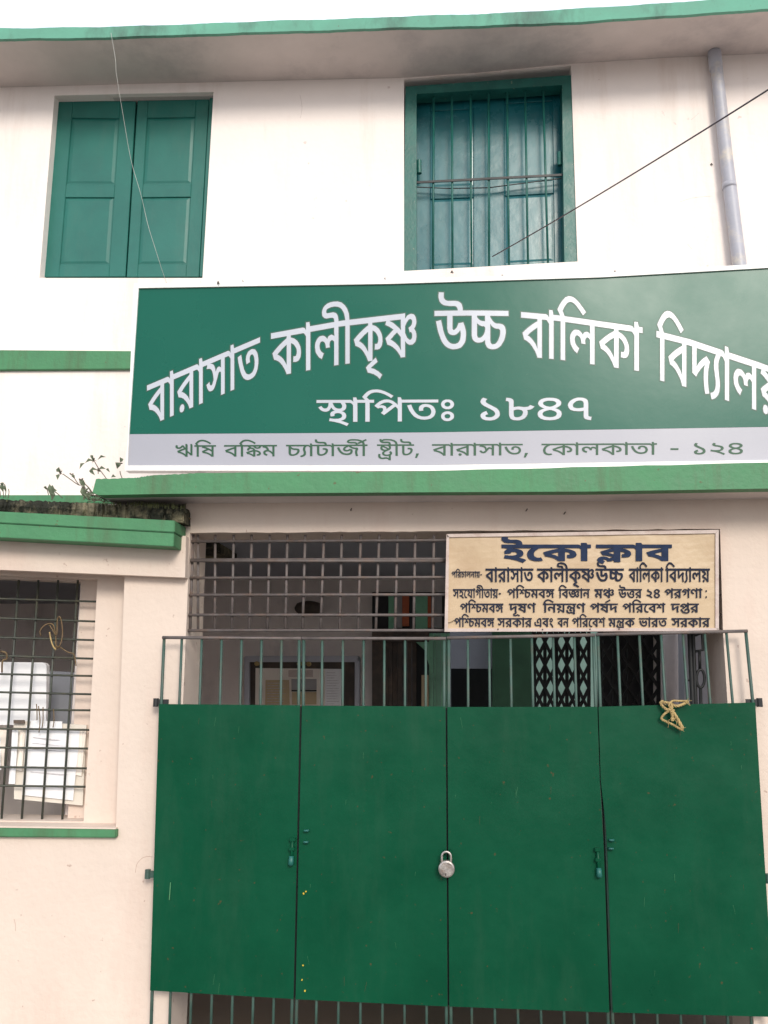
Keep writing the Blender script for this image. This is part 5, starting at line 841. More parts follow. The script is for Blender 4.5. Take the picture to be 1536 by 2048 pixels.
3061: [42,40,43,78,0,-12,-6,0,-3,-3,-4,-3,-3,-3,-3,-5,-2,-4,-2,-5,-1,-6,-1,-5,1,-7,1,-5,2,-4,3,-3,6,-2,2,1,4,0,2,1,5,-11,-3,-1,-4,-1,-3,0,-4,-1,-7,1,-6,3,-5,5,-4,6,-2,8,-1,10,1,8,2,8,3,8,5,6,5,5,6,4,-5,-4,-2,-1,-21,0,0,12],
3070: [70,26,71,78,0,-12,-11,0,0,-66,-13,0,-5,6,-5,5,-6,4,-7,4,-7,3,-8,2,-5,12,3,3,3,2,4,2,3,2,4,3,3,2,-5,2,-5,3,-5,2,-6,2,4,10,3,-3,-11,0,0,12,20,47,66,-33,0,2,1,8,-4,3,-2,4,-2,6,-6,1,-10,-3,-1,-3,-2,-4,-2,-9,-6,5,-1,6,-2,6,-3,5,-5,5,-4,4,-6,-2,0,-1,3,12,15,-2,-2,2,-2,3,-1,3,1,3,2,3,2,2,6,0,3,-2,2,-6,-2,-6,-3,-2],
3077: [65,55,12,67,3,9,2,3,12,-5,-1,-2,-2,-2,0,-2,1,-2,1,-1,4,-2,4,-1,9,-4,6,-4,3,-6,1,-6,-2,-9,-4,-6,-7,-4,-9,-3,-1,1,-2,0,1,3,6,-2,5,-2,4,-2,5,-3,5,-4,5,-3,-8,-10,-6,5,-5,3,-5,4,-6,3,-5,2,-7,3,-6,1,-7,2,2,11,3,-1,4,0,5,-1,4,0,8,1,5,2,3,3,1,4,0,3,-1,2,-2,2,-2,1,-3,2,-4,1,-6,2,-5,2,-3,3],
3079: [65,39,33,0,-12,1,-8,5,-5,7,-2,8,1,7,3,6,6,5,8,4,0,-5,-5,3,-8,6,-2,4,-1,3,-1,5,1,5,2,4,4,4,5,3,6,2,7,1,9,-1,7,-2,4,-3,4,-4,2,-4,0,-9,-2,-4,-3,-4,-3,-3,-8,-4,0,3,7,-4,6,-5,3,-5,1,-8,-1,-9,-6,-7,-8,-4,14,39,12,4,3,2,3,1,4,-2,6,-5,5,-6,2,-6,-2,-4,-3,-2,-4,-1,-4,1,-4,2,-3,4,-3,19,33,47,3,1,2,1,3,2,2,2,1,2,0,6,-3,3,-3,1,-5,1,-4,0,-2,-1,-3,-1,-2,-2,-1,-2,0,-2,1,-4,2,-3,3,-2],
3130: [111,61,112,78,0,-12,-52,0,-6,-3,-5,-4,-6,-6,-2,-6,0,-2,1,-2,2,-1,5,0,3,1,5,5,12,-1,3,-12,0,-4,-1,-6,-2,-6,-3,-6,-5,-4,-6,-3,-9,-1,-8,1,-7,2,-6,3,-6,5,-5,7,-5,9,-4,10,-3,14,13,3,3,-14,4,-10,5,-8,5,-5,6,-3,7,-1,6,1,5,2,2,4,1,6,0,3,-1,4,-1,3,-1,2,9,-1,-5,-6,-5,-3,-5,-2,-6,-1,-8,2,-4,2,-2,3,-1,4,-1,5,1,5,2,5,4,5,6,5,-42,0,0,12,11,60,40,-6,8,-2,4,-2,5,-1,4,-1,5,12,3,1,-5,2,-6,3,-6,3,-5,26,89,63,7,-1,5,-3,3,-5,1,-6,-1,-3,-1,-4,-2,-4,-3,-3,-12,-6,-4,11,5,1,3,2,1,2,1,3,0,3,-2,1,-1,1,-2,0,-5,-1,-4,-3,-4,-5,-3,-6,-5,12,11,11,6,2,28,83,7,-4,2,-3,2,-6,6,-1,2,-3,12,5,7,2,-6,2,-5,3,-4,3,-3,3,-2,5,0,2,1,1,2,0,5,-2,3,-2,2,-3,2,10,5,3,-2,4,-4,2,-3,1,-3,0,-8,-1,-3,-6,-6,-4,-2],
3131: [0,4,-32,91,37,24,6,-10,-36,-24],
3202: [30,33,31,78,0,-12,-9,0,7,2,-3,-3,-4,-6,-1,-3,0,-11,1,-4,3,-15,0,-9,-1,-5,-2,-4,-2,-3,-3,-4,-4,-3,-6,-2,-7,-2,-3,11,5,2,4,2,3,3,2,6,0,8,-2,10,-1,4,-1,5,0,8,3,9,4,6,-1,-2,-14,0,0,12],
3307: [79,71,23,9,-5,1,-4,2,-4,5,-4,6,10,5,2,-3,3,-3,2,-1,1,1,2,1,3,3,1,2,1,3,1,2,0,3,-1,3,0,4,-2,2,-1,3,-3,1,-4,0,-2,-1,-1,-2,0,-4,1,-1,0,-2,-13,-2,0,3,-1,2,0,9,2,4,3,3,12,3,6,-1,5,-2,4,-4,4,-5,2,-5,0,-13,-1,-2,-9,0,3,4,4,5,5,4,6,3,7,3,8,3,8,-9,-4,-10,-1,-5,0,-11,1,-4,2,-10,-13,-3,-1,6,-2,6,0,17,2,10,2,5,8,-4,-7,-2,-5,-2,-5,-3,-8,-6,-3,-4,-2,-4,-3,-4,-2,-2,-3,-2,-3,-1,10,10,72,5,-2,6,-2,3,-4,3,-3,1,-5,-14,-1,-1,4,-2,4,-8,4,26,56,50,-7,2,-6,3,-6,6,-4,8,13,2,2,-4,1,-3,1,-2,4,-2,4,1,1,1,1,2,0,4,-1,2,-4,2,15,1,1,-1,1,-2,0,-2,1,-3,-1,-4,-2,-4,-2,-3,-3,-2,-4,-1,8,80,78,0,-12,-15,0,-1,1,-19,0,-2,-1,-44,0,0,12],
3311: [93,48,48,78,0,-12,-27,0,0,-32,1,-4,0,-2,2,-1,5,0,2,1,3,2,2,2,1,2,2,2,0,7,-2,2,-5,0,-3,1,-4,2,-4,4,-1,2,1,11,6,-6,6,-2,5,0,3,-1,3,0,4,-2,1,-2,2,-6,0,-7,-2,-6,-1,-2,-2,-3,-2,-2,-4,-5,-4,-3,-5,-2,-7,-1,-4,1,-3,0,-3,2,-2,1,-2,3,-1,3,-1,4,0,37,-9,0,0,12,55,94,78,0,-12,-42,0,0,-42,1,-3,0,-4,1,-1,2,-1,3,-1,6,2,5,5,2,4,2,3,1,4,0,3,-1,3,-1,2,-4,1,-4,0,-3,1,-2,1,-3,2,-2,1,-1,2,-2,2,-1,2,1,13,2,-3,6,-6,3,-2,3,-1,10,0,4,-1,3,-2,2,-2,2,-4,1,-3,0,-9,-1,-6,-6,-10,-4,-5,-5,-4,-7,-3,-7,-1,-5,0,-6,2,-3,2,-4,6,-1,5,0,16,3,7,-3,4,0,21,-10,0,0,12],
3320: [98,18,58,86,2,-8,0,-78,-13,0,-4,6,-5,6,-6,5,-6,4,-6,3,-8,2,-5,13,6,4,7,4,7,3,7,4,7,3,6,3,0,26,14,47,50,3,-2,-4,-2,-5,-2,-8,-4,-5,-3,-4,-3,3,-1,4,-2,3,-2,4,-2,6,-6,6,-8,-3,0,29,26,78,6,-2,5,-3,4,-3,5,-5,4,-5,-7,-9,-3,5,-4,3,-3,4,-4,2,-3,1,-4,1,-1,-1,-2,0,-1,-2,0,-3,1,-1,1,-2,2,-1,-10,-8,-6,6,-1,4,-1,5,1,4,1,3,3,3,3,2,4,2,26,77,76,7,-1,5,-3,3,-4,1,-6,-1,-4,-1,-3,-2,-4,-4,-4,-5,-3,-6,-2,-4,10,5,2,3,2,1,2,1,3,0,2,-1,1,-4,2,-4,-2,-5,-3,-4,-4,-3,-6,-2,14,4,5,10,6,28,77,20,-7,1,-5,3,-4,4,-4,5,-4,8,6,10,2,-6,2,-5,2,-4,6,-4,4,-1,4,2,1,2,0,5,-2,2,-2,3,-3,2,10,5,3,-2,4,-4,2,-3,1,-3,0,-8,-1,-4,-3,-3,-3,-2,-4,-2],
3339: [81,37,57,64,7,-1,6,-3,4,-5,1,-7,-1,-5,-2,-4,-3,-4,-4,-4,-10,-6,-6,11,6,2,6,6,1,4,-1,2,-2,2,-3,1,-3,-1,-2,0,-3,-2,-2,-1,-3,-3,-1,-2,0,-4,2,-1,2,0,-3,-12,-7,2,-4,3,-3,4,-1,5,1,5,2,4,3,4,3,3,5,3,5,2,31,76,20,-2,-8,-6,-7,-8,-4,-11,-1,-7,1,-8,1,-7,4,-6,5,-6,6,-5,9,-4,11,-4,13,13,4,4,-14,4,-11,5,-7,6,-6,7,-3,8,-1,5,1,4,1,3,3,1,4,0,3,-2,3,-3,3,-4,2,12,6,8,-8,2,-4,4,82,78,0,-12,-83,0,0,12],
3369: [78,44,53,36,-4,0,-6,2,-2,1,-6,4,-3,3,-4,2,-2,0,-2,-1,-1,-1,0,-3,1,-2,2,-2,1,-2,-9,-8,-3,3,-3,4,-2,5,0,9,2,4,2,2,6,4,8,0,8,-4,5,-3,3,-3,3,-2,2,-1,5,0,2,1,1,2,0,8,-2,5,-3,3,-3,4,14,2,4,-6,1,-3,2,-3,1,-4,0,-4,-1,-7,-4,-5,-6,-3,4,79,78,0,-12,-80,0,0,12,67,56,46,6,-2,4,-4,1,-2,1,-4,1,-6,0,-43,-14,0,-2,4,-2,3,-3,1,-4,1,-3,0,-3,-1,-3,0,-3,-1,-10,0,-8,2,-3,2,-3,3,-2,4,-2,5,0,13,1,3,13,-2,0,-2,-1,-1,0,-4,1,-4,1,-3,2,-2,4,-2,9,0,2,1,3,0,2,1,3,0,6,-2,3,-2,2,-3,0,34,-2,2,-6,0,-2,-2,-2,-1,-1,-2,-1,-1,-1,-2,0,-2,1,-2,1,-1,2,0,2,1,2,-11,-2,0,-2,-1,-8,0,-3,1,-3,2,-2,2,-1,3,0,9,4,8,3,3,4,3,4,2,5,2],
3378: [81,44,33,79,4,-1,5,-1,4,-3,5,-3,4,-4,5,-6,-2,-14,-3,5,-10,10,-6,4,-3,1,-4,0,-3,-1,-4,-1,-6,-4,-7,-7,0,2,2,1,3,2,3,1,3,0,4,-1,3,-1,2,-3,1,-5,0,-2,-1,-3,-13,-7,3,3,1,2,1,3,-2,4,-2,0,-1,1,-2,-1,-2,0,-3,-1,-10,9,5,6,4,5,5,4,5,3,6,2,7,58,56,-30,-27,-9,9,7,6,3,1,8,8,13,11,8,82,78,0,-12,-12,0,0,-40,-13,5,0,55,11,0,2,-8,48,50,-9,-14,2,-6,2,-7,4,-5,5,-5,7,-5,8,-3,10,12,3,4,-9,4,-8,5,-5,6,-4,7,-2,7,-1,5,0,4,1,4,4,2,6,-1,4,-1,3,-3,2,-4,1,-2,0,-1,-1,-2,-1,-1,-3,1,-2,0,-2,-13,-2,0,2,-1,2,0,3,1,6,1,3,3,3,4,2,4,1,12,0,6,-3,4,-3,4,-5,2,-10,-1,-6,-2,-6,-3,-4,-6,-4,-7,-2],
3416: [106,30,37,79,4,-1,3,-1,4,-2,2,-3,3,-3,2,-4,0,-14,-4,7,-4,5,-4,3,-5,1,-2,-1,-3,-1,-1,-3,-1,-4,1,-4,2,-3,4,-3,6,0,-2,-13,-7,1,-5,2,-4,4,-2,4,-2,6,0,13,2,5,2,4,3,3,27,8,79,5,-1,4,-2,4,-3,3,-4,2,-5,0,-13,-4,-10,-4,-3,-5,-2,-7,-1,-2,13,5,0,3,1,4,4,1,2,0,3,-1,4,-2,3,-2,1,-4,1,-4,0,-2,-1,-2,0,-2,12,6,0,2,1,50,107,78,0,-12,-42,0,0,-42,1,-3,0,-4,1,-1,2,-1,3,-1,6,2,5,5,2,4,2,3,1,4,0,3,-1,3,-1,2,-4,1,-4,0,-3,1,-2,1,-3,2,-2,1,-1,2,-2,2,-1,2,1,13,2,-3,6,-6,3,-2,3,-1,10,0,4,-1,3,-2,2,-2,1,-2,2,-2,0,-12,-1,-6,-6,-10,-4,-5,-5,-4,-7,-3,-7,-1,-5,0,-6,2,-3,2,-4,6,-1,5,0,60],
3425: [99,27,61,78,0,-78,-13,0,-5,6,-12,10,-7,3,-8,3,-7,2,-5,12,5,4,6,4,6,3,6,4,6,2,5,-9,-5,-2,-5,-3,-4,-3,-5,-3,5,-1,5,-3,5,-2,10,-8,4,-5,0,52,-49,0,0,12,14,7,69,10,-2,12,-6,7,-4,6,-4,6,-5,7,-6,-5,-11,-4,5,-6,5,-12,8,-6,3,-7,3,-12,4,27,78,76,7,-1,5,-3,3,-4,1,-6,-1,-4,-1,-3,-2,-4,-4,-4,-5,-3,-7,-2,-3,10,4,2,3,2,2,2,1,3,0,2,-1,1,-4,2,-5,-2,-4,-3,-4,-4,-3,-6,-3,14,5,5,5,4,5,2,28,78,20,-7,1,-5,3,-4,4,-4,5,-4,8,6,10,1,-6,3,-5,2,-4,6,-4,4,-1,4,2,1,2,0,5,-2,2,-2,3,-3,2,10,5,3,-2,4,-4,2,-3,1,-3,0,-8,-2,-4,-2,-3,-3,-2,-4,-2],
3598: [40,4,6,44,28,0,0,-13,-28,0],
3611: [38,15,19,50,-4,1,-3,1,-1,3,-1,5,1,4,1,3,3,1,4,1,4,-1,2,-1,2,-3,1,-4,-1,-5,-2,-3,15,19,-2,-4,1,-3,2,-1,3,-1,4,1,4,1,3,3,2,7,0,3,-2,2,-3,1,-4,-1,-5,-2,-2,-3,-2],
}
HEADLINE = {0: 155.5, 1: 124.4, 2: 77.8, 3: 77.8}
WORDS = [
    ('title', 294, 520, None, 82, [42, 54, 46, 54, 50, 54, 35]),
    ('title', 542, 833, None, 87, [20, 54, 47, 56, 20, 59, 425]),
    ('title', 869, 1017, None, 80, [12, 311]),
    ('title', 1042, 1285, None, 88, [42, 54, 55, 47, 20, 54]),
    ('title', 1313, 1566, None, 97, [55, 42, 37, 202, 54, 47, 70]),
    ('founded', 633, 908, (800, 799), (844, 842), [1437, 1054, 1055, 1040, 1035, 1007]),
    ('founded', 961, 1183, (796, 795), (841, 840), [1076, 1083, 1079, 1082]),
    ('address', 351, 432, (890.4956, 890.1392), (913.4956, 913.1392), [1014, 1055, 1049]),
    ('address', 448, 554, (890.0688, 889.6024), (913.0688, 912.6024), [1042, 1055, 1304, 1044]),
    ('address', 572, 735, (889.5232, 888.8059999999999), (912.5232, 911.8059999999999), [1025, 1202, 1054, 1030, 1054, 1027, 1502]),
    ('address', 754, 838, (888.7224, 888.3528), (911.7224, 911.3528), [1430, 1056, 1030, 1597]),
    ('address', 864, 1056, (888.2384, 887.3936), (911.2384, 910.3936), [1042, 1054, 1046, 1054, 1050, 1054, 1035, 1597]),
    ('address', 1083, 1314, (887.2748, 886.2584), (910.2748, 909.2584), [1061, 1020, 1054, 1047, 1020, 1054, 1035, 1054]),
    ('address', 1341, 1357, (886.1396, 886.0692), (909.1396, 909.0692), [1598]),
    ('address', 1388, 1486, (885.9328, 885.5016), (908.9328, 908.5016), [1076, 1077, 1079]),
    ('heading', 1003, 1182, (1089, 1089), (1122, 1122), [2010, 2061, 2020, 2054]),
    ('heading', 1192, 1344, (1089, 1089), (1122, 1122), [2292, 2054, 2042]),
    ('row', 903, 964, (1143, 1143), (1155, 1155), [3040, 3055, 3046, 3025, 3054, 3047, 3039, 3054, 3070, 3598]),
    ('row', 971, 1067, (1137, 1137), (1164, 1164), [3042, 3054, 3046, 3054, 3050, 3054, 3035]),
    ('row', 1074, 1188, (1137, 1137), (1164, 1164), [3020, 3054, 3047, 3056, 3020, 3059, 3425]),
    ('row', 1191, 1248, (1137, 1137), (1164, 1164), [3012, 3311]),
    ('row', 1258, 1327, (1137, 1137), (1164, 1164), [3042, 3054, 3055, 3047, 3020, 3054]),
    ('row', 1331, 1420, (1137, 1137), (1164, 1164), [3055, 3042, 3037, 3202, 3054, 3047, 3070]),
    ('row2', 906, 1002, (1178, 1178), (1196, 1196), [3050, 3051, 3061, 3045, 3054, 3022, 3056, 3035, 3054, 3070, 3598]),
    ('row2', 1014, 1109, (1178, 1178), (1196, 1196), [3040, 3055, 3416, 3044, 3042, 3307]),
    ('row2', 1117, 1180, (1178, 1178), (1196, 1196), [3055, 3042, 3130, 3054, 3039]),
    ('row2', 1189, 1228, (1178, 1178), (1196, 1196), [3044, 3320]),
    ('row2', 1237, 1284, (1178, 1178), (1196, 1196), [3012, 3339, 3046]),
    ('row2', 1293, 1320, (1178, 1178), (1196, 1196), [3077, 3079]),
    ('row2', 1329, 1405, (1178, 1178), (1196, 1196), [3040, 3046, 3022, 3034, 3054]),
    ('row2', 1411, 1414, (1178, 1178), (1196, 1196), [3611]),
    ('row3', 920, 1007, (1207, 1207), (1225, 1225), [3040, 3055, 3416, 3044, 3042, 3307]),
    ('row3', 1018, 1072, (1207, 1207), (1225, 1225), [3037, 3058, 3049, 3034]),
    ('row3', 1086, 1171, (1207, 1207), (1225, 1225), [3055, 3039, 3070, 3369, 3034]),
    ('row3', 1180, 1236, (1207, 1207), (1225, 1225), [3040, 3049, 3131, 3037]),
    ('row3', 1245, 1331, (1207, 1207), (1225, 1225), [3040, 3055, 3046, 3061, 3042, 3048]),
    ('row3', 1342, 1398, (1207, 1207), (1225, 1225), [3037, 3378, 3046]),
    ('row4', 908, 989, (1236, 1236), (1254, 1254), [3040, 3055, 3416, 3044, 3042, 3307]),
    ('row4', 995, 1064, (1236, 1236), (1254, 1254), [3050, 3046, 3020, 3054, 3046]),
    ('row4', 1069, 1107, (1236, 1236), (1254, 1254), [3016, 3042, 3006]),
    ('row4', 1115, 1138, (1236, 1236), (1254, 1254), [3042, 3039]),
    ('row4', 1144, 1211, (1236, 1236), (1254, 1254), [3040, 3055, 3046, 3061, 3042, 3048]),
    ('row4', 1217, 1270, (1236, 1236), (1254, 1254), [3044, 3369, 3020]),
    ('row4', 1278, 1334, (1236, 1236), (1254, 1254), [3043, 3054, 3046, 3035]),
    ('row4', 1343, 1420, (1236, 1236), (1254, 1254), [3050, 3046, 3020, 3054, 3046]),
]

def word_outlines(seq):
    "glyph outlines of one word set side by side, scaled to 0..1 across and 0..1 from baseline to headline"
    x = 0; P_ = []; fi = seq[0]//1000
    for g in seq:
        r = GLYPHS[g]; i = 1; sh_ = KRI_SHIFT if g % 1000 == KRI else 0
        while i < len(r):
            n = r[i]; i += 1; X = Y = 0; c = []
            for k in range(n):
                X += r[i]; Y += r[i+1]; i += 2; c.append((X+x+sh_, Y))
            P_.append(c)
        x += r[0]
    lo = min(p[0] for c in P_ for p in c); hi = max(p[0] for c in P_ for p in c); H = HEADLINE[fi]
    return [[((X-lo)/(hi-lo), Y/H) for X, Y in c] for c in P_]
ARCH = [(280, 776), (295, 771), (519, 675), (542, 667), (680, 642), (819, 626), (869, 622), (945, 621), (1017, 622), (1118, 631), (1285, 655), (1377, 678), (1460, 706), (1536, 731), (1600, 757)]
def area(p): return sum(p[i-1][0]*p[i][1]-p[i][0]*p[i-1][1] for i in range(len(p)))/2
def winding(x, y, loops):
    w = 0
    for l in loops:
        for i in range(len(l)):
            (x0, y0), (x1, y1) = l[i-1], l[i]
            if (y0 <= y) != (y1 <= y) and x < x0+(x1-x0)*(y-y0)/(y1-y0): w += 1 if y1 > y0 else -1
    return w
def fill(loops, Y, mb):
    "triangulate overlapping contours by the non-zero rule"
    vs = []; es = []
    for l in loops:
        k = len(vs); vs += [Vector(p) for p in l]; es += [(k+i, k+(i+1) % len(l)) for i in range(len(l))]
    r = delaunay_2d_cdt(vs, es, [], 0, 1e-5)
    keep = []
    for t in r[2]:
        cx = sum(r[0][i].x for i in t)/len(t); cy = sum(r[0][i].y for i in t)/len(t)
        if winding(cx, cy, loops): keep.append(tuple(t))
    mb.add([P(v.x, v.y, Y) for v in r[0]], keep)
def grow(p, d):
    "shift an outline outwards by d pixels"
    out = []; n = len(p); s = 1
    for i in range(n):
        ax, ay = p[i-1]; bx0, by0 = p[i]; cx, cy = p[(i+1) % n]
        n1 = (by0-ay, -(bx0-ax)); n2 = (cy-by0, -(cx-bx0))
        l1 = math.hypot(*n1) or 1; l2 = math.hypot(*n2) or 1
        nx_, ny_ = n1[0]/l1+n2[0]/l2, n1[1]/l1+n2[1]/l2; l = math.hypot(nx_, ny_)
        if l < .5: nx_, ny_, l = n2[0]/l2, n2[1]/l2, 1
        k = d*min(1.6, 2/max(l, .6))
        out.append((bx0+nx_/l*k, by0+ny_/l*k))
    return out
def lettering(lines, Y, m, parent, name, outline=0, mo=None, lift=.0012):
    cnt = 0
    for line, x0, x1, h, bl, seq in WORDS:
        if line not in lines: continue
        b = MB(); bo_ = MB()
        loops = []
        for p in word_outlines(seq):
            q = []
            for u_, v in p:
                X = x0+u_*(x1-x0)
                if h is None: y = lerp_poly(ARCH, X)+bl*(1-v)
                else:
                    hh = h[0]+(h[1]-h[0])*u_; bb = bl[0]+(bl[1]-bl[0])*u_; y = bb+(hh-bb)*v
                q.append((X, y))
            loops.append(q)
        zz = Y-lift
        fill(loops, zz, b)
        if outline:
            sgn = 1 if sum(area(l) for l in loops) > 0 else -1
            fill([grow(l, outline*sgn) for l in loops], Y-.0005, bo_)
        wd_ = b.build(name, m, parent, kind='stuff' if False else None)
        if outline: bo_.build('letter_outline', mo, wd_)
lettering(['title'], YS, M['vinyl'], sign, 'word', 2.1, M['vinyl_edge'])
lettering(['founded'], YS, M['vinyl'], sign, 'word', 1.2, M['vinyl_edge'])
lettering(['address'], YS, M['vinyl_green'], sign, 'word')

# ================================================================== CLUB BOARD
YE = -.025
eb = thing('club_board', 'cream hand painted Bengali tin board over the right half of grille', 'signboard', P(1164, 1262, YE))
EQ = [(889, 1263), (1437, 1261.5), (1437, 1060), (893, 1068.5)]
curl(EQ, YE, .006, M['tin'], eb, 'board_panel', .0012, 16)
def ef(q): sheet(q, [], YE-.007, .012).build('frame', M['tin_frame'], eb, bevel=0)
ef([(889, 1263.5), (1438, 1262), (1437, 1256), (896, 1257)]); ef([(895, 1074.5), (1432, 1066.5), (1437.5, 1059.5), (893, 1068)])
ef([(889, 1263.5), (896, 1257), (898.5, 1074.5), (893, 1068)]); ef([(1431, 1256), (1438, 1262), (1437.5, 1059.5), (1431, 1066.5)])
YL = YE-.0030
lettering(['heading'], YL, M['ink'], eb, 'painted_word')
lettering(['row', 'row2', 'row3', 'row4'], YL, M['ink2'], eb, 'painted_word')
for x, y in ((996, 1258.5), (1085, 1259), (1180, 1258.5), (1238, 1258)):
    p = P(x, y, YE-.006); MB().tube([p, p+Vector((0, -.004, 0))], .003, 8).build('rivet', M['brownwood'], eb)
tpx([(893, 1246, -.004), (902, 1244, -.006), (908, 1240, -.008)], YE, .0012, M['twine'], eb, 'tie_wire')

# hairline cracks in the plaster
for pts, par in (([(271, 1745, 0), (274, 1728, 0), (285, 1716, 0), (296, 1713, 0), (305, 1714, 0)], annex),
                 ([(28, 1838, 0), (31, 1850, 0), (31, 1862, 0)], annex)):
    tpx(pts, .0001, .0007, M['crack'], par, 'plaster_crack')
for pts in ([(1360, 404, 0), (1385, 396, 0), (1425, 392, 0)], [(600, 190, 0), (604, 214, 0), (601, 236, 0)], [(1398, 226, 0), (1382, 240, 0)], [(1375, 488, 0), (1384, 498, 0)]):
    tpx(pts, YU-.0001, .0007, M['tin_frame'], school, 'plaster_crack')
for x, y in ((1421, 330), (435, 567), (902, 546)):
    p = P(x, y, YU if y < 500 else YS-.01); MB().tube([p, p+Vector((.004, -.006, .006)), p+Vector((.008, -.006, -.004))], .003, 6).build('nail', M['brownwood'], school if y < 500 else sign)

# ================================================================== CABLES
cbl = thing('overhead_cable', 'dark overhead cable slanting from upper right down to the signboard', 'cable', P(985, 513, .9))
A_, B_ = P(1760, 36, -1.1), P(985, 513, .93)
pts = []
for i in range(41):
    t = i/40; p = A_+(B_-A_)*t; p.z -= .05*4*t*(1-t)*.35; pts.append(p)
MB().tube(pts, .0032, 7).build('wire', M['cable'], cbl, smooth=True)
th = thing('hanging_thread', 'pale thin thread hanging from the eave over the left shutter', 'thread', P(228, 110, .3))
tpx([(222, 66, -.32), (231, 120, -.28), (233, 150, -.25), (247, 235, -.15), (262, 320, -.05), (282, 390, 0), (296, 450, .05), (312, 502, .1), (324, 540, .15), (333, 566, .2)], .45, .0010, M['pale_wire'], th, 'thread')

# ================================================================== WEEDS
def weed(name, label, cat, root, stems, leafs, heads=(), Y=-.06, r=.0018, group=None):
    t = thing(name, label, cat, P(root[0], root[1], Y), group)
    for s in stems: tpx([(x, y, dy) for x, y, dy in s], Y, r, M['stem'], t, 'stem')
    for (x0, y0, x1, y1, w) in leafs:
        a, c = P(x0, y0, Y), P(x1, y1, Y-.01); d = (c-a); s = d.cross(Vector((0, 1, 0))).normalized()*w*.0022; mid = a+d*.5+Vector((0, -.008, d.length*.18))
        MB().add([a, mid+s, c, mid-s, mid+Vector((0, .003, -.002))], [(0, 1, 4), (1, 2, 4), (2, 3, 4), (3, 0, 4)]).build('leaf', M['leaf'], t)
    for (x, y, k) in heads:
        for q in range(k):
            a = P(x, y, Y); c = a+Vector((random.uniform(-.013, .013), random.uniform(-.01, .01), random.uniform(-.014, .012)))
            s = Vector((random.uniform(-.004, .004), .002, random.uniform(-.004, .004)))
            MB().add([a-s, c-s*.6, c+s, a+s], [(0, 1, 2, 3)]).build('petal', M['stem'], t)
    return t
weed('tall_weed', 'lanky dry weed leaning out beside the canopy end', 'weed', (188, 1000), [
    [(188, 1003, 0), (182, 985, 0), (170, 968, 0), (158, 970, 0), (140, 958, 0), (126, 948, 0)],
    [(168, 1000, 0), (166, 985, 0), (163, 966, 0), (162, 960, 0)], [(192, 1000, 0), (180, 978, 0), (168, 967, 0), (162, 960, 0)],
    [(158, 970, 0), (151, 960, 0), (146, 951, 0)], [(216, 962, -.03), (206, 948, -.03), (196, 935, -.03), (188, 921, -.03)],
    [(244, 956, -.03), (241, 948, -.03), (240, 942, -.03)]],
    [(188, 921, 181, 910, 3), (195, 920, 212, 914, 2.5), (188, 921, 170, 926, 3), (170, 926, 159, 938, 3), (196, 940, 178, 942, 3), (178, 942, 190, 951, 3.5), (196, 940, 212, 938, 3), (212, 938, 220, 945, 2.5),
     (234, 938, 240, 925, 6), (240, 925, 247, 918, 5), (222, 955, 232, 954, 3), (150, 958, 145, 950, 3), (122, 944, 112, 939, 5), (119, 948, 115, 960, 4), (168, 996, 178, 975, 3), (170, 975, 160, 960, 5), (170, 1000, 163, 975, 5)],
    [(188, 920, 14), (120, 944, 18), (163, 961, 16), (196, 941, 8), (166, 975, 10), (146, 951, 5), (178, 985, 8), (240, 928, 6)])
weed('low_weed', 'low tangle of dry weed under the canopy end', 'weed', (200, 1003), [[(180+random.uniform(-12, 60), 1004, 0), (190+random.uniform(-25, 60), 996, 0), (190+random.uniform(-40, 70), 990-random.uniform(0, 9), -.01)] for k in range(12)],
     [(185+random.uniform(-12, 80), 1003, 180+random.uniform(-20, 95), 990-random.uniform(0, 8), 3) for k in range(12)], [(175, 992, 8), (205, 996, 6)])
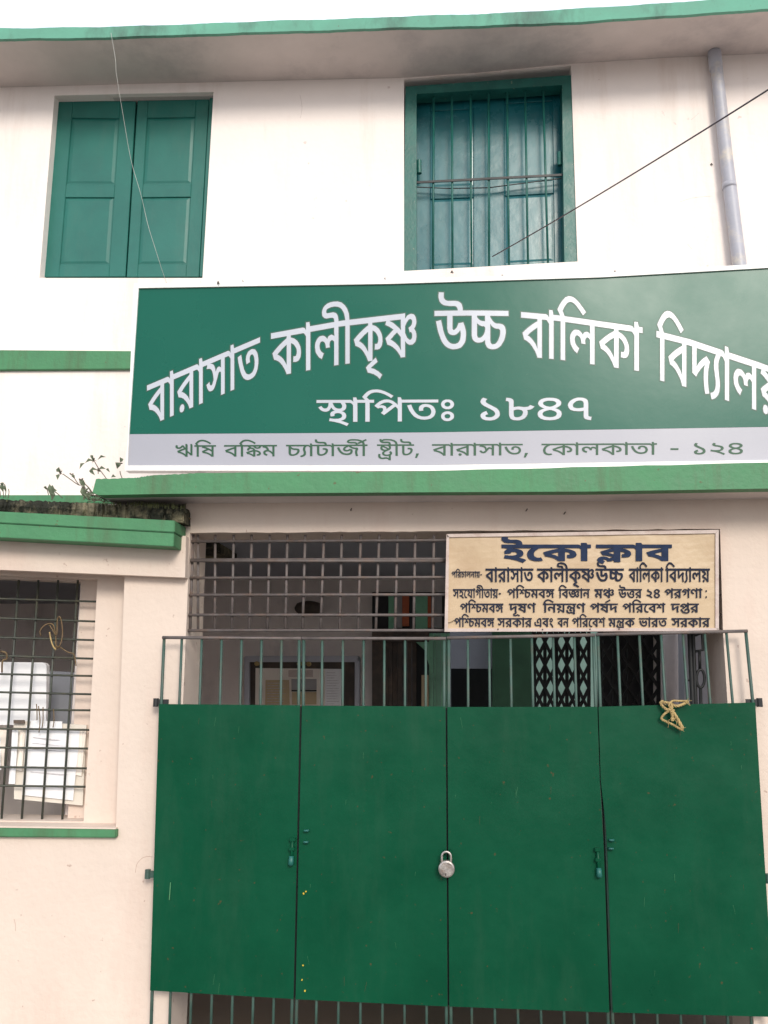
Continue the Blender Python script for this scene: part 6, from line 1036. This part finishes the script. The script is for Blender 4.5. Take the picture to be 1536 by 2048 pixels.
weed('small_weed', 'small pale leafed weed on the annex roof edge near middle', 'weed', (104, 999), [[(104, 1000, 0), (102, 985, 0), (100, 970, 0)], [(104, 1000, 0), (108, 985, 0), (105, 972, 0)], [(97, 990, 0), (94, 978, 0), (91, 973, 0)], [(125, 996, 0), (116, 988, 0), (108, 982, 0)]],
     [(103, 996, 99, 968, 5), (104, 996, 105, 970, 6), (105, 985, 114, 981, 4), (93, 980, 90, 972, 3), (106, 998, 109, 985, 5)], [(104, 975, 4)])
weed('roof_weed', 'thin weed at the far left of the annex roof', 'weed', (5, 994), [[(7, 995, 0), (6, 980, 0), (3, 968, 0)], [(10, 995, 0), (12, 980, 0), (9, 968, 0)], [(16, 996, 0), (18, 985, 0), (17, 978, 0)], [(1, 994, 0), (0, 984, 0), (-2, 975, 0)]],
     [(7, 985, 2, 968, 5), (5, 975, 6, 965, 4), (12, 985, 9, 970, 3)], [(4, 970, 5)])
# grass tufts along the upstand
g = MB()
for k in range(260):
    x = random.choice([random.uniform(205, 370), random.uniform(-400, 370), random.uniform(260, 350)]); base = 1001+.044*x
    hgt = random.uniform(3, 13) if x > 205 else random.uniform(1.5, 5); lean = random.uniform(-7, 7); Yg = random.uniform(-.11, -.05)
    a = P(x, base+2, Yg); c = P(x+lean, base-hgt, Yg-.01); mid = P(x+lean*.3, base-hgt*.55, Yg)
    s = Vector((.0011, 0, 0)); g.add([a-s, a+s, mid+s, mid-s, c], [(0, 1, 2, 3), (3, 2, 4)])
tag(g.build('dry_grass', M['grassm']), 'dry grass growing along the mossy annex roof edge', 'grass', kind='stuff')
p0 = P(366, 1020, -.02)
bl = MB()
for k in range(7):
    c = P(random.uniform(352, 372), random.uniform(1020, 1036), random.uniform(-.09, -.03)); r = random.uniform(.010, .018)
    bl.box(c.x-r, c.x+r*random.uniform(.5, 1), c.y-r, c.y+r, c.z-r*.7, c.z+r*.5)
bl.build('broken_mortar', M['mould'], annex, bevel=.003)
tpx([(372, 1028, 0), (376, 1035, -.01), (381, 1038, 0)], -.02, .003, M['twine'], annex, 'root_end')
